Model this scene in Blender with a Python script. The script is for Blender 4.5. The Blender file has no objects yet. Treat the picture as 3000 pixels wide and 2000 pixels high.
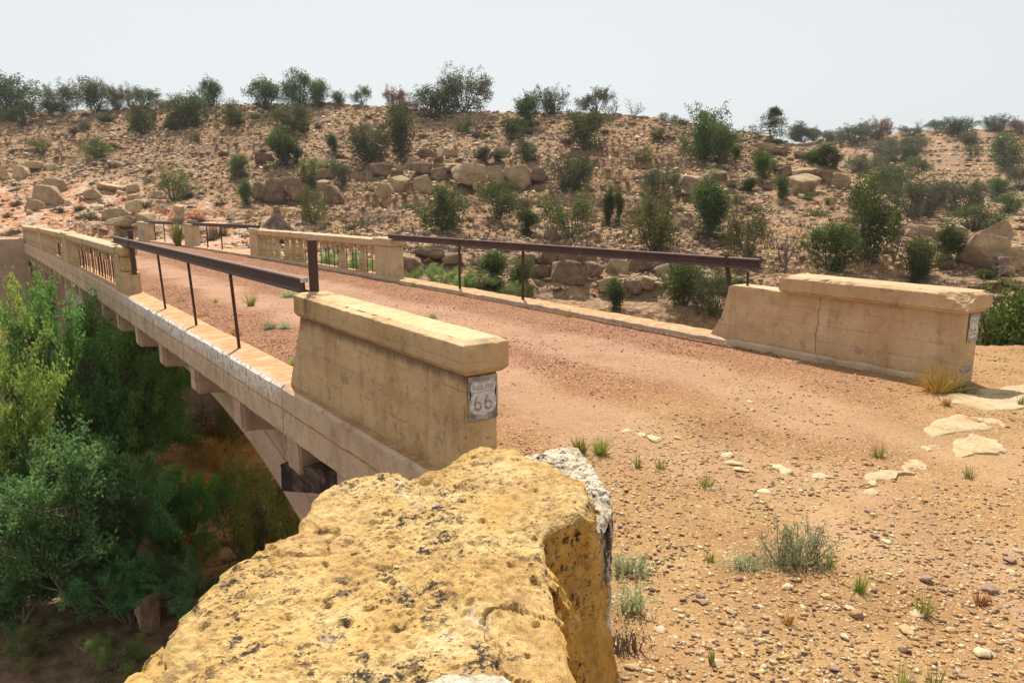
import bpy, bmesh, math, random
import numpy as np
from mathutils import Vector, Matrix

# ------------------------------------------------------------------ camera, sky, sun, exposure
SC = bpy.context.scene
COL = SC.collection
FPX, PCX, PCY = 2224.0, 1500.0, 1000.0          # focal length in photo pixels (3000 x 2000)
PITCH = math.atan(429.0 / FPX)
YAW = math.atan(1612.0 * math.cos(PITCH) / FPX)  # camera looks this far right of the bridge axis (+Y)
cam_d = bpy.data.cameras.new("camera")
cam = bpy.data.objects.new("camera", cam_d)
COL.objects.link(cam)
cam_d.sensor_width = 36.0
cam_d.lens = 36.0 * FPX / 3000.0
cam_d.clip_start, cam_d.clip_end = 0.05, 20000.0
cam.location = (0, 0, 0)
cam.rotation_euler = (math.pi / 2 - PITCH, 0, -YAW)
SC.camera = cam

SUN_EL, SUN_AZ = math.radians(59), math.radians(27)   # azimuth clockwise from +Y
world = bpy.data.worlds.new("World")
SC.world = world
world.use_nodes = True
wn = world.node_tree
for n in list(wn.nodes):
    wn.nodes.remove(n)
w_out = wn.nodes.new("ShaderNodeOutputWorld")
w_bg = wn.nodes.new("ShaderNodeBackground")
w_sky = wn.nodes.new("ShaderNodeTexSky")
w_sky.sky_type = 'NISHITA'
w_sky.sun_disc = False
w_sky.sun_elevation = SUN_EL
w_sky.sun_rotation = SUN_AZ
w_sky.altitude = 1600
w_sky.air_density = 1.0
w_sky.dust_density = 8.0
w_sky.ozone_density = 1.0
w_hsv = wn.nodes.new("ShaderNodeHueSaturation")
w_hsv.inputs['Saturation'].default_value = 0.25
w_mix = wn.nodes.new("ShaderNodeMix")
w_mix.data_type = 'RGBA'
w_mix.inputs['Factor'].default_value = 0.72        # smoke-white veil over the blue
w_mix.inputs['B'].default_value = (5.9, 6.22, 6.27, 1)
wn.links.new(w_sky.outputs['Color'], w_hsv.inputs['Color'])
wn.links.new(w_hsv.outputs['Color'], w_mix.inputs['A'])
wn.links.new(w_mix.outputs['Result'], w_bg.inputs['Color'])
w_bg.inputs['Strength'].default_value = 0.1
wn.links.new(w_bg.outputs['Background'], w_out.inputs['Surface'])

sun_d = bpy.data.lights.new("sun", 'SUN')
sun_d.energy = 5.0
sun_d.angle = math.radians(0.8)
sun_d.color = (1.0, 0.93, 0.82)
sun = bpy.data.objects.new("sun", sun_d)
COL.objects.link(sun)
sdir = Vector((math.sin(SUN_AZ) * math.cos(SUN_EL), math.cos(SUN_AZ) * math.cos(SUN_EL), math.sin(SUN_EL)))
sun.rotation_euler = (-sdir).to_track_quat('-Z', 'Y').to_euler()

SC.view_settings.view_transform = 'Standard'
SC.view_settings.look = 'None'
SC.view_settings.exposure = 0.45
SC.view_settings.gamma = 1.0
SC.view_settings.use_curve_mapping = False
SC.cycles.use_denoising = True
SC.cycles.max_bounces = 6
SC.cycles.diffuse_bounces = 3
SC.cycles.glossy_bounces = 2
SC.cycles.transmission_bounces = 3
SC.cycles.transparent_max_bounces = 6
SC.cycles.volume_bounces = 0

# ------------------------------------------------------------------ picture geometry -> world points
RIGHT = np.array([math.cos(YAW), -math.sin(YAW), 0.0])
FWDH = np.array([math.sin(YAW), math.cos(YAW), 0.0])
FWD = FWDH * math.cos(PITCH) + np.array([0, 0, -math.sin(PITCH)])
UP = np.cross(RIGHT, FWD)


def ray(x, y):
    return FWD + RIGHT * (x - PCX) / FPX - UP * (y - PCY) / FPX


def onz(x, y, z):
    d = ray(x, y)
    return d * z / d[2]


# ------------------------------------------------------------------ value noise
def _h(ix, iy, iz, seed):
    n = (ix.astype(np.int64) * 374761393 + iy.astype(np.int64) * 668265263 + iz.astype(np.int64) * 2147483647 + seed * 974634533) & 0xffffffff
    n = ((n ^ (n >> 13)) * 1274126177) & 0xffffffff
    n = ((n ^ (n >> 16)) * 2246822519) & 0xffffffff
    return ((n ^ (n >> 15)) & 0xffffff) / float(0xffffff)


def vn(x, y, z=None, seed=0):
    x = np.asarray(x, float); y = np.asarray(y, float)
    z = np.zeros_like(x) if z is None else np.asarray(z, float)
    ix, iy, iz = np.floor(x), np.floor(y), np.floor(z)
    fx, fy, fz = x - ix, y - iy, z - iz
    fx, fy, fz = [f * f * (3 - 2 * f) for f in (fx, fy, fz)]
    r = 0
    for a in (0, 1):
        for b in (0, 1):
            for c in (0, 1):
                w = (fx if a else 1 - fx) * (fy if b else 1 - fy) * (fz if c else 1 - fz)
                r = r + w * _h(ix + a, iy + b, iz + c, seed)
    return r * 2 - 1


def fbm(x, y, z=None, o=4, seed=0, lac=2.03, g=0.5):
    r, a, s, t = 0, 1.0, 1.0, 0
    for i in range(o):
        r = r + a * vn(np.asarray(x) * s + i * 17.3, np.asarray(y) * s - i * 9.1, None if z is None else np.asarray(z) * s + i * 5.7, seed + i)
        t += a; a *= g; s *= lac
    return r / t


def smooth(a, b, x):
    t = np.clip((x - a) / (b - a), 0, 1)
    return t * t * (3 - 2 * t)


# ------------------------------------------------------------------ terrain as one function of (x, y)
K = 3000 / 2352.0
RIDGE1 = np.array([(-900, 270), (0, 268), (100, 263), (200, 257), (330, 250), (450, 246), (600, 241), (760, 241), (900, 250), (1060, 259), (1200, 263),
                   (1400, 266), (1500, 273), (1600, 287), (1700, 306), (1780, 326), (1850, 354), (1950, 402), (2050, 470), (2150, 560), (2250, 640), (2400, 720)], float) * K
RIDGE2 = np.array([(1500, 345), (1700, 332), (1850, 321), (1940, 306), (2000, 301), (2060, 299), (2150, 296), (2250, 291), (2352, 286), (3300, 270)], float) * K


def sl(y):      # image row -> slope (height per metre of forward distance)
    y = np.asarray(y, float)
    a = -(y - PCY) / FPX
    return (a * math.cos(PITCH) - math.sin(PITCH)) / (math.cos(PITCH) + a * math.sin(PITCH))


RIM = np.array([(-60, -34), (-6, -3.2), (-0.7, 0.6), (0.3, 1.9), (1.2, 2.55), (2.2, 3.1), (2.95, 3.9), (3.3, 6.9), (8.3, 7.2), (9.0, 5.3), (11, 4.3), (14, 3.3), (20, 2.0), (90, -14)], float)


def rim_dist(x, y):     # + on the canyon side, - on the plateau under the camera
    best = np.full(np.shape(x), 1e9)
    sgn = np.ones(np.shape(x))
    for (ax, ay), (bx, by) in zip(RIM[:-1], RIM[1:]):
        dx, dy = bx - ax, by - ay
        t = np.clip(((x - ax) * dx + (y - ay) * dy) / (dx * dx + dy * dy), 0, 1)
        ex, ey = x - (ax + t * dx), y - (ay + t * dy)
        d = np.hypot(ex, ey)
        s = np.where(dx * ey - dy * ex >= 0, 1.0, -1.0)
        m = d < best
        best = np.where(m, d, best); sgn = np.where(m, s, sgn)
    return best * sgn


ZB = -2.7


def u_d(x, y):
    l = x * RIGHT[0] + y * RIGHT[1]
    d = x * FWDH[0] + y * FWDH[1]
    ds = np.maximum(d, 0.3)
    u = PCX + FPX * (l / ds) / math.cos(PITCH) * 1.0
    return np.where(d > 0.3, np.clip(u, -1200, 4400), np.where(l < 0, -1200, 4400)), d


def d_base(u):
    return np.interp(u, [-1200, 0, 300, 600, 800, 1500, 2200, 2600, 3000, 4400], [58, 54, 51, 44, 38, 36, 36, 37, 38, 40])


def d_ridge(u):
    return np.interp(u, [-1200, 0, 600, 1500, 2000, 2250, 2480, 2600, 2750, 3000, 4400], [108, 104, 96, 84, 74, 66, 58, 53, 48, 43, 43])


def plat_z(x, y):
    return -1.98 + 0.10 * fbm(x / 2.6, y / 2.6, o=3, seed=44) + 0.02 * fbm(x / .4, y / .4, o=3, seed=45)


def terrain(x, y, detail=True):
    x = np.asarray(x, float); y = np.asarray(y, float)
    u, d = u_d(x, y)
    db, dr = d_base(u), d_ridge(u)
    sr = sl(np.interp(u, RIDGE1[:, 0], RIDGE1[:, 1])) + 0.002
    sb = ZB / db
    t = (d - db) / (dr - db)
    tc = np.clip(t, 0, 1)
    h1 = np.where(t < 0, ZB, d * (sb + (sr - sb) * tc))
    zr = dr * sr
    h1 = np.where(t > 1, zr - 0.04 * (d - dr) - 0.0004 * np.minimum(d - dr, 60) ** 2, h1)
    # far hill, right
    sr2 = sl(np.interp(u, RIDGE2[:, 0], RIDGE2[:, 1]))
    d2b, d2r = 60.0, 165.0
    t2 = (d - d2b) / (d2r - d2b)
    s2b = -3.4 / d2b
    h2 = np.where(t2 < 0, -3.4, d * (s2b + (sr2 - s2b) * np.clip(t2, 0, 1)))
    h2 = np.where(t2 > 1, d2r * sr2 - 0.02 * (d - d2r), h2)
    w2 = smooth(1900, 2250, u)
    h2 = h2 * w2 + (-6) * (1 - w2)
    k = 1.2
    hill = np.maximum(h1, h2) + 0.25 * k * np.maximum(0, 1 - np.abs(h1 - h2) / k) ** 2
    hill = np.where(d > 600, 6 + 0 * hill, hill)
    if detail:
        fade = smooth(-6, 4, (d - db)) * smooth(900, 300, d)
        n = 0.60 * fbm(x / 9, y / 9, o=3, seed=3) + 0.42 * fbm(x / 2.4, y / 2.4, o=4, seed=8)
        edge = 1 - 0.75 * smooth(0.75, 1.0, t) * smooth(1.6, 1.1, t)
        hz = hill + n * fade * edge
        # rock strata: step the slope where the mask says so
        st = 1.0
        q = (hz + 0.35 * fbm(x / 6, y / 6, o=2, seed=21)) / st
        qf = q - np.floor(q)
        stepped = (np.floor(q) + smooth(0.74, 0.92, qf)) * st - 0.35 * fbm(x / 6, y / 6, o=2, seed=21)
        m = smooth(-0.05, 0.25, fbm(x / 12, y / 12, o=2, seed=33) + 0.10) * fade * edge * 0.92
        hill = hz * (1 - m) + stepped * m
    # canyon: rim of the far side
    yr = np.interp(x, [-60, 2.5, 8.5, 12, 20, 30, 39, 60, 120], [52, 50.2, 31, 31, 30, 23, 16, 0, -40])
    qd = y - yr
    lf = smooth(7.5, 3.0, x)
    right_wall = np.where(qd > -9, ZB + 0.27 * qd, ZB - 2.43 + 0.9 * (qd + 9))
    if detail:
        rw = right_wall + 0.5 * fbm(x / 3, y / 3, o=3, seed=5) * smooth(0, -2, qd)
        q = rw / 0.9
        qf = q - np.floor(q)
        right_wall = 0.35 * rw + 0.65 * (np.floor(q) + smooth(0.55, 0.95, qf)) * 0.9
    left_wall = np.where(qd > -1.4, ZB + 4.0 * np.minimum(qd + 0.4, 0), ZB - 4.0 + 0.06 * (qd + 1.4))
    wall = right_wall * (1 - lf) + left_wall * lf
    floor = -7.6 + (0.35 * fbm(x / 2.5, y / 2.5, o=3, seed=12) if detail else 0)
    far = np.where(qd > 0, hill, np.maximum(wall, floor))
    # smooth the join at the rim
    b = smooth(-1.5, 1.5, qd)
    far = np.where(np.abs(qd) < 1.5, np.maximum(wall, floor) * (1 - b) + hill * b, far)
    # near plateau and its cliff
    r = rim_dist(x, y)
    nz = (0.10 * fbm(x / 2.6, y / 2.6, o=3, seed=44) + 0.02 * fbm(x / .4, y / .4, o=3, seed=45)) if detail else 0
    plat = -1.98 + nz * smooth(-0.2, -1.2, r) - 0.0
    jag = 0.35 * fbm(x * 1.1, y * 1.1, o=3, seed=51) if detail else 0
    rr = r + jag
    bank = np.where(rr < 0, plat, np.where(rr < 1.3, -1.98 - 2.6 * rr, -5.36 - 0.55 * (rr - 1.3)))
    near = np.where(rr < 0, plat, np.maximum(bank, far))
    z = near
    # behind and far to the sides the plateau simply goes on
    return z


def cast(x, y, dmin=3.0, dmax=230.0):
    dr = ray(x, y)
    hn = math.hypot(dr[0], dr[1])
    s = np.concatenate([np.arange(dmin, 130, 0.12), np.arange(130, dmax, 0.5)]) / hn
    px, py, pz = dr[0] * s, dr[1] * s, dr[2] * s
    tz = terrain(px, py)
    hit = np.nonzero(pz < tz)[0]
    if len(hit) == 0:
        return None
    i = hit[0]
    return np.array([px[i], py[i], float(tz[i])])


def zg(x, y):
    return float(terrain(np.array([x]), np.array([y]))[0])


def zdeck(y):
    return -1.90 - 0.00028 * y * y


# ------------------------------------------------------------------ object helpers
def meta(o, label=None, cat=None, group=None, kind=None):
    if label: o['label'] = label
    if cat: o['category'] = cat
    if group: o['group'] = group
    if kind: o['kind'] = kind
    return o


def thing(name, label, cat, loc=(0, 0, 0), rz=0.0, group=None, scale=None):
    o = bpy.data.objects.new(name, None)
    o.empty_display_size = 0.2
    COL.objects.link(o)
    o.location = loc
    o.rotation_euler = (0, 0, rz)
    if scale is not None: o.scale = scale
    return meta(o, label, cat, group)


def link(name, me, parent=None, loc=None, label=None):
    o = bpy.data.objects.new(name, me)
    COL.objects.link(o)
    if parent is not None: o.parent = parent
    if loc is not None: o.location = loc
    if label: o['label'] = label
    return o


def mesh(name, V, F, mats, mi=None, smooth_=False):
    V = np.asarray(V, np.float32).reshape(-1, 3)
    me = bpy.data.meshes.new(name)
    if isinstance(F, np.ndarray):
        nf, k = F.shape
        me.vertices.add(len(V)); me.vertices.foreach_set("co", V.ravel())
        me.loops.add(nf * k); me.loops.foreach_set("vertex_index", F.astype(np.int32).ravel())
        me.polygons.add(nf)
        me.polygons.foreach_set("loop_start", np.arange(0, nf * k, k, dtype=np.int32))
        try:
            me.polygons.foreach_set("loop_total", np.full(nf, k, np.int32))
        except Exception:
            pass
        me.update(calc_edges=True)
    else:
        me.from_pydata(V.tolist(), [], F)
        me.update()
    for m in (mats if isinstance(mats, (list, tuple)) else [mats]):
        me.materials.append(m)
    if mi is not None: me.polygons.foreach_set("material_index", np.asarray(mi, np.int32))
    if smooth_: me.polygons.foreach_set("use_smooth", np.ones(len(me.polygons), bool))
    return me


def bm_mesh(name, bm, mats, smooth_=False):
    me = bpy.data.meshes.new(name)
    bmesh.ops.recalc_face_normals(bm, faces=bm.faces)
    bm.to_mesh(me); bm.free()
    for m in (mats if isinstance(mats, (list, tuple)) else [mats]):
        me.materials.append(m)
    if smooth_: me.polygons.foreach_set("use_smooth", np.ones(len(me.polygons), bool))
    return me


def box_bm(bm, x0, x1, y0, y1, z0, z1, bev=0.0, rot=None):
    r = bmesh.ops.create_cube(bm, size=1.0)
    vs = r['verts']
    c = Vector(((x0 + x1) / 2, (y0 + y1) / 2, (z0 + z1) / 2))
    for v in vs:
        v.co = Vector((v.co.x * (x1 - x0), v.co.y * (y1 - y0), v.co.z * (z1 - z0)))
        if rot is not None: v.co = rot @ v.co
        v.co += c
    if bev > 0:
        es = list({e for v in vs for e in v.link_edges})
        bmesh.ops.bevel(bm, geom=es, offset=bev, segments=2, affect='EDGES', profile=0.6)
    return bm


def hexa(bm, P8):
    """8 corner points: bottom ring 0-3, top ring 4-7."""
    v = [bm.verts.new(p) for p in P8]
    for f in ((3, 2, 1, 0), (4, 5, 6, 7), (0, 1, 5, 4), (1, 2, 6, 5), (2, 3, 7, 6), (3, 0, 4, 7)):
        bm.faces.new([v[i] for i in f])
    return v


def rough(bm, size=0.07, amp=0.004, chip=0.014, bev=0.012, seed=0):
    """weather a concrete block: bevel, cut fine, push the surface and chip the arrises"""
    bmesh.ops.recalc_face_normals(bm, faces=bm.faces)
    sharp = [e for e in bm.edges if len(e.link_faces) == 2 and e.calc_face_angle(0) > 0.3]
    if bev: bmesh.ops.bevel(bm, geom=sharp, offset=bev, segments=2, affect='EDGES', profile=0.5)
    for it in range(7):
        es = [e for e in bm.edges if e.calc_length() > size * 1.6]
        if not es: break
        bmesh.ops.subdivide_edges(bm, edges=es, cuts=1, use_grid_fill=True)
    bmesh.ops.triangulate(bm, faces=[f for f in bm.faces if len(f.verts) > 4])
    bm.normal_update()
    co = np.array([v.co[:] for v in bm.verts]); no = np.array([v.normal[:] for v in bm.verts])
    ex = np.max(np.abs(no), axis=1) < 0.93
    n = fbm(co[:, 0] * 5, co[:, 1] * 5, co[:, 2] * 5, o=4, seed=seed) * amp
    c = np.clip(fbm(co[:, 0] * 9, co[:, 1] * 9, co[:, 2] * 9, o=3, seed=seed + 7) - 0.12, 0, 1) * chip * 3
    off = n - np.where(ex, c, 0)
    for v, o, nn in zip(bm.verts, off, no):
        v.co += Vector(nn) * float(o)


def sweep(name, prof, ys, zf, mats, inset=None, close=True, seed=0, jitter=0.0):
    """profile [(x,z)] carried along Y over the cambered deck"""
    prof = np.array(prof, float); n = len(prof); V = []
    cx = prof[:, 0].mean()
    for y in ys:
        dx = inset(y) if inset else 0.0
        p = prof.copy()
        p[:, 0] = np.where(p[:, 0] < cx, p[:, 0] + dx, p[:, 0] - dx)
        V += [(a, y, b + zf(y)) for a, b in p]
    V = np.array(V)
    if jitter:
        V[:, 0] += jitter * fbm(V[:, 0] * 4, V[:, 1] * 6, V[:, 2] * 6, o=3, seed=seed)
        V[:, 2] += jitter * fbm(V[:, 0] * 5, V[:, 1] * 7, V[:, 2] * 3, o=3, seed=seed + 3)
    F = []
    for j in range(len(ys) - 1):
        for i in range(n):
            a, b = j * n + i, j * n + (i + 1) % n
            F.append((a, b, b + n, a + n))
    F.append(tuple(range(n))); F.append(tuple(reversed(range(len(V) - n, len(V)))))
    bm = bmesh.new()
    vs = [bm.verts.new(v) for v in V]
    for f in F: bm.faces.new([vs[i] for i in f])
    return bm_mesh(name, bm, mats)


def tube(V, F, pts, rad, sides=5):
    pts = np.asarray(pts, float)
    base = len(V)
    n = len(pts)
    for i in range(n):
        d = pts[min(i + 1, n - 1)] - pts[max(i - 1, 0)]
        d = d / (np.linalg.norm(d) + 1e-9)
        a = np.cross(d, [0.31, 0.22, 0.92] if abs(d[2]) < .9 else [1, 0.2, 0]); a /= np.linalg.norm(a) + 1e-9
        b = np.cross(d, a)
        for k in range(sides):
            t = 2 * math.pi * k / sides
            V.append(pts[i] + (a * math.cos(t) + b * math.sin(t)) * rad[i])
    for i in range(n - 1):
        for k in range(sides):
            p, q = base + i * sides + k, base + i * sides + (k + 1) % sides
            F.append((p, q, q + sides, p + sides))
    F.append(tuple(base + (n - 1) * sides + k for k in range(sides)))


# ------------------------------------------------------------------ materials
class NT:
    def __init__(s, name, rough=0.9, spec=0.2):
        s.m = bpy.data.materials.new(name); s.m.use_nodes = True
        s.t = s.m.node_tree
        s.b = s.t.nodes['Principled BSDF']
        s.b.inputs['Roughness'].default_value = rough
        s.b.inputs['Specular IOR Level'].default_value = spec
        s.geo = s.t.nodes.new("ShaderNodeNewGeometry")
        s.tc = s.t.nodes.new("ShaderNodeTexCoord")
        s.W = s.geo.outputs['Position']; s.O = s.tc.outputs['Object']

    def L(s, a, b): s.t.links.new(a, b)

    def _in(s, n, key, v):
        if isinstance(v, bpy.types.NodeSocket): s.L(v, n.inputs[key])
        else: n.inputs[key].default_value = v

    def map(s, co, scale=(1, 1, 1), rot=(0, 0, 0)):
        n = s.t.nodes.new("ShaderNodeMapping"); s.L(co, n.inputs['Vector'])
        n.inputs['Scale'].default_value = scale; n.inputs['Rotation'].default_value = rot
        return n.outputs['Vector']

    def noise(s, co, scale=5, detail=4, rough=0.55, dist=0.0, out='Fac'):
        n = s.t.nodes.new("ShaderNodeTexNoise"); s.L(co, n.inputs['Vector'])
        n.inputs['Scale'].default_value = scale; n.inputs['Detail'].default_value = detail
        n.inputs['Roughness'].default_value = rough; n.inputs['Distortion'].default_value = dist
        return n.outputs[out]

    def vor(s, co, scale=5, feature='F1', rnd=1.0):
        n = s.t.nodes.new("ShaderNodeTexVoronoi"); s.L(co, n.inputs['Vector'])
        n.feature = feature
        n.inputs['Scale'].default_value = scale; n.inputs['Randomness'].default_value = rnd
        return n

    def ramp(s, fac, stops, interp='LINEAR'):
        n = s.t.nodes.new("ShaderNodeValToRGB"); s.L(fac, n.inputs['Fac'])
        cr = n.color_ramp; cr.interpolation = interp
        while len(cr.elements) < len(stops): cr.elements.new(0.5)
        for e, (p, c) in zip(cr.elements, stops):
            e.position = p
            e.color = (c, c, c, 1) if isinstance(c, (int, float)) else (*c, 1)
        return n.outputs['Color']

    def mix(s, fac, a, b, mode='MIX'):
        n = s.t.nodes.new("ShaderNodeMix"); n.data_type = 'RGBA'; n.blend_type = mode
        for k, v in (('Factor', fac), ('A', a), ('B', b)):
            if isinstance(v, bpy.types.NodeSocket): s.L(v, n.inputs[k])
            else: n.inputs[k].default_value = v if k == 'Factor' else (*v, 1)
        return n.outputs['Result']

    def math(s, op, a, b=None, c=None, clamp=False):
        n = s.t.nodes.new("ShaderNodeMath"); n.operation = op; n.use_clamp = clamp
        for i, v in enumerate((a, b, c)):
            if v is None: continue
            if isinstance(v, bpy.types.NodeSocket): s.L(v, n.inputs[i])
            else: n.inputs[i].default_value = v
        return n.outputs[0]

    def xyz(s, co):
        n = s.t.nodes.new("ShaderNodeSeparateXYZ"); s.L(co, n.inputs[0])
        return n.outputs

    def attr(s, name):
        n = s.t.nodes.new("ShaderNodeAttribute"); n.attribute_name = name
        x = s.t.nodes.new("ShaderNodeSeparateColor"); s.L(n.outputs['Color'], x.inputs[0])
        return x.outputs[0], x.outputs[1], x.outputs[2], n.outputs['Alpha']

    def rand(s):
        n = s.t.nodes.new("ShaderNodeObjectInfo"); return n.outputs['Random']

    def step(s, v, a, b):
        n = s.t.nodes.new("ShaderNodeMapRange"); n.interpolation_type = 'SMOOTHSTEP'
        s.L(v, n.inputs['Value']); n.inputs['From Min'].default_value = a; n.inputs['From Max'].default_value = b
        return n.outputs['Result']

    def bump(s, h, strength=0.4, dist=0.02, prev=None):
        n = s.t.nodes.new("ShaderNodeBump"); s.L(h, n.inputs['Height'])
        n.inputs['Strength'].default_value = strength; n.inputs['Distance'].default_value = dist
        if prev is not None: s.L(prev, n.inputs['Normal'])
        return n.outputs['Normal']

    def done(s, col, normal=None, rough=None):
        if isinstance(col, bpy.types.NodeSocket): s.L(col, s.b.inputs['Base Color'])
        else: s.b.inputs['Base Color'].default_value = (*col, 1)
        if normal is not None: s.L(normal, s.b.inputs['Normal'])
        if rough is not None: s.L(rough, s.b.inputs['Roughness'])
        return s.m


def ground_material():
    s = NT("desert_ground", 0.95, 0.1)
    red, road, dark, sand = s.attr('zone')
    W = s.W
    n1 = s.noise(W, 0.35, 8, 0.62)
    n2 = s.noise(W, 2.3, 6, 0.6)
    n3 = s.noise(W, 14, 5, 0.6)
    # rocky hill soil
    hill = s.ramp(n2, [(0.28, (.105, .067, .043)), (0.43, (.26, .16, .088)), (0.56, (.37, .24, .13)), (0.72, (.50, .35, .205))])
    hill = s.mix(s.ramp(n1, [(0.40, 0.0), (0.62, 0.6)]), hill, (.30, .15, .075))
    v1 = s.vor(W, 3.2); v2 = s.vor(W, 9.0)
    st1 = s.ramp(v1.outputs['Distance'], [(0.20, 1.0), (0.34, 0.0)])
    pick1 = s.xyz(v1.outputs['Color'])
    c1 = s.ramp(pick1[0], [(0.0, (.12, .085, .06)), (0.3, (.30, .20, .12)), (0.6, (.50, .36, .21)), (1.0, (.62, .48, .31))])
    hill = s.mix(s.math('MULTIPLY', st1, s.ramp(pick1[1], [(0.45, 0.0), (0.55, 0.9)])), hill, c1)
    st2 = s.ramp(v2.outputs['Distance'], [(0.24, 1.0), (0.42, 0.0)])
    pick2 = s.xyz(v2.outputs['Color'])
    c2 = s.ramp(pick2[0], [(0.0, (.10, .07, .055)), (0.35, (.28, .17, .10)), (0.65, (.48, .33, .19)), (1.0, (.60, .46, .30))])
    hill = s.mix(s.math('MULTIPLY', st2, s.ramp(pick2[1], [(0.40, 0.0), (0.5, 0.85)])), hill, c2)
    hill = s.mix(s.ramp(s.noise(W, 0.16, 6, 0.65), [(0.46, 0.0), (0.60, 0.6)]), hill, (.25, .17, .115))
    hill = s.mix(s.ramp(s.noise(W, 1.1, 7, 0.7), [(0.57, 0.0), (0.66, 0.8)]), hill, (.085, .06, .046))
    # red cut earth and pale caliche
    rcol = s.ramp(n2, [(0.3, (.33, .115, .045)), (0.5, (.46, .19, .08)), (0.68, (.54, .32, .19))])
    rcol = s.mix(s.ramp(s.noise(W, 0.8, 5, 0.6), [(0.44, 0.0), (0.54, 0.9)]), rcol, (.52, .38, .275))
    col = s.mix(red, hill, rcol)
    # sandy plateau with embedded pebbles
    sandc = s.ramp(s.noise(W, 1.4, 7, 0.6), [(0.30, (.215, .112, .052)), (0.46, (.295, .176, .078)), (0.60, (.352, .222, .100)), (0.75, (.43, .285, .155))])
    sandc = s.mix(s.ramp(n3, [(0.42, 0.0), (0.75, 0.5)]), sandc, (.24, .125, .055))
    sandc = s.mix(s.ramp(s.noise(W, 0.45, 5, 0.6), [(0.46, 0.0), (0.62, 0.6)]), sandc, (.29, .15, .07))
    v3 = s.vor(W, 26); v4 = s.vor(W, 62)
    p3 = s.xyz(v3.outputs['Color']); p4 = s.xyz(v4.outputs['Color'])
    stone = [(0.0, (.10, .06, .05)), (0.25, (.26, .145, .075)), (0.5, (.42, .265, .13)), (0.8, (.52, .38, .22)), (1.0, (.58, .46, .31))]
    m3 = s.math('MULTIPLY', s.ramp(v3.outputs['Distance'], [(0.24, 1.0), (0.36, 0.0)]), s.ramp(p3[1], [(0.56, 0.0), (0.62, 0.9)]))
    m4 = s.math('MULTIPLY', s.ramp(v4.outputs['Distance'], [(0.28, 1.0), (0.45, 0.0)]), s.ramp(p4[1], [(0.42, 0.0), (0.5, 0.85)]))
    sandc = s.mix(m4, sandc, s.ramp(p4[0], stone))
    sandc = s.mix(m3, sandc, s.ramp(p3[0], stone))
    X = s.xyz(W)[0]
    wob = s.math('ADD', X, s.math('MULTIPLY', s.math('SUBTRACT', s.noise(W, 0.55, 3, 0.5), 0.5), 1.6))
    trk = s.math('ADD', s.step(s.math('ABSOLUTE', s.math('SUBTRACT', wob, 4.35)), 0.75, 0.25), s.math('MULTIPLY', s.step(s.math('ABSOLUTE', s.math('SUBTRACT', wob, 6.25)), 0.8, 0.3), 0.85), clamp=True)
    sandc = s.mix(s.math('MULTIPLY', trk, s.ramp(s.noise(W, 2.1, 6, 0.7), [(0.35, 0.1), (0.65, 0.75)])), sandc, (.385, .245, .145))
    col = s.mix(sand, col, sandc)
    # red-brown gravel of the bridge deck with paler wheel tracks
    grav = s.ramp(p4[0], [(0.0, (.075, .032, .02)), (0.35, (.17, .076, .042)), (0.7, (.275, .13, .072)), (1.0, (.46, .28, .18))])
    grav = s.mix(s.ramp(s.noise(W, 3.5, 5, 0.65), [(0.4, 0.0), (0.7, 0.45)]), grav, (.27, .135, .07))
    track = s.mix(0.2, (.40, .245, .16), grav)
    grav = s.mix(s.math('MULTIPLY', trk, s.ramp(s.noise(W, 1.7, 5, 0.65), [(0.3, 0.45), (0.6, 1.0)])), grav, track)
    col = s.mix(road, col, grav)
    # canyon soil: sunlight painted orange under the arch, shade painted dark to its left
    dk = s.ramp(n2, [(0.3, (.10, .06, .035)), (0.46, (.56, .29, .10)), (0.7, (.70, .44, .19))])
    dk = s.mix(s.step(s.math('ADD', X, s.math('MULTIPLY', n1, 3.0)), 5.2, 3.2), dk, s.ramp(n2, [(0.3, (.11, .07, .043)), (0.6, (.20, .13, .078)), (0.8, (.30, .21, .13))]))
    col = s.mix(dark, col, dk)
    near = s.math('MAXIMUM', sand, road)
    h_hill = s.math('ADD', s.math('MULTIPLY', s.math('SUBTRACT', 1.0, near), s.math('SUBTRACT', 1.0, v1.outputs['Distance'])), 0.0)
    nb = s.bump(s.math('ADD', h_hill, s.math('MULTIPLY', n2, s.math('SUBTRACT', 1.2, near))), 0.8, 0.22)
    fine = s.math('ADD', s.math('MULTIPLY', s.math('SUBTRACT', 1.0, v4.outputs['Distance']), 0.6), s.math('ADD', m3, n3))
    nb = s.bump(fine, 0.65, 0.016, nb)
    return s.done(col, nb)


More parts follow.
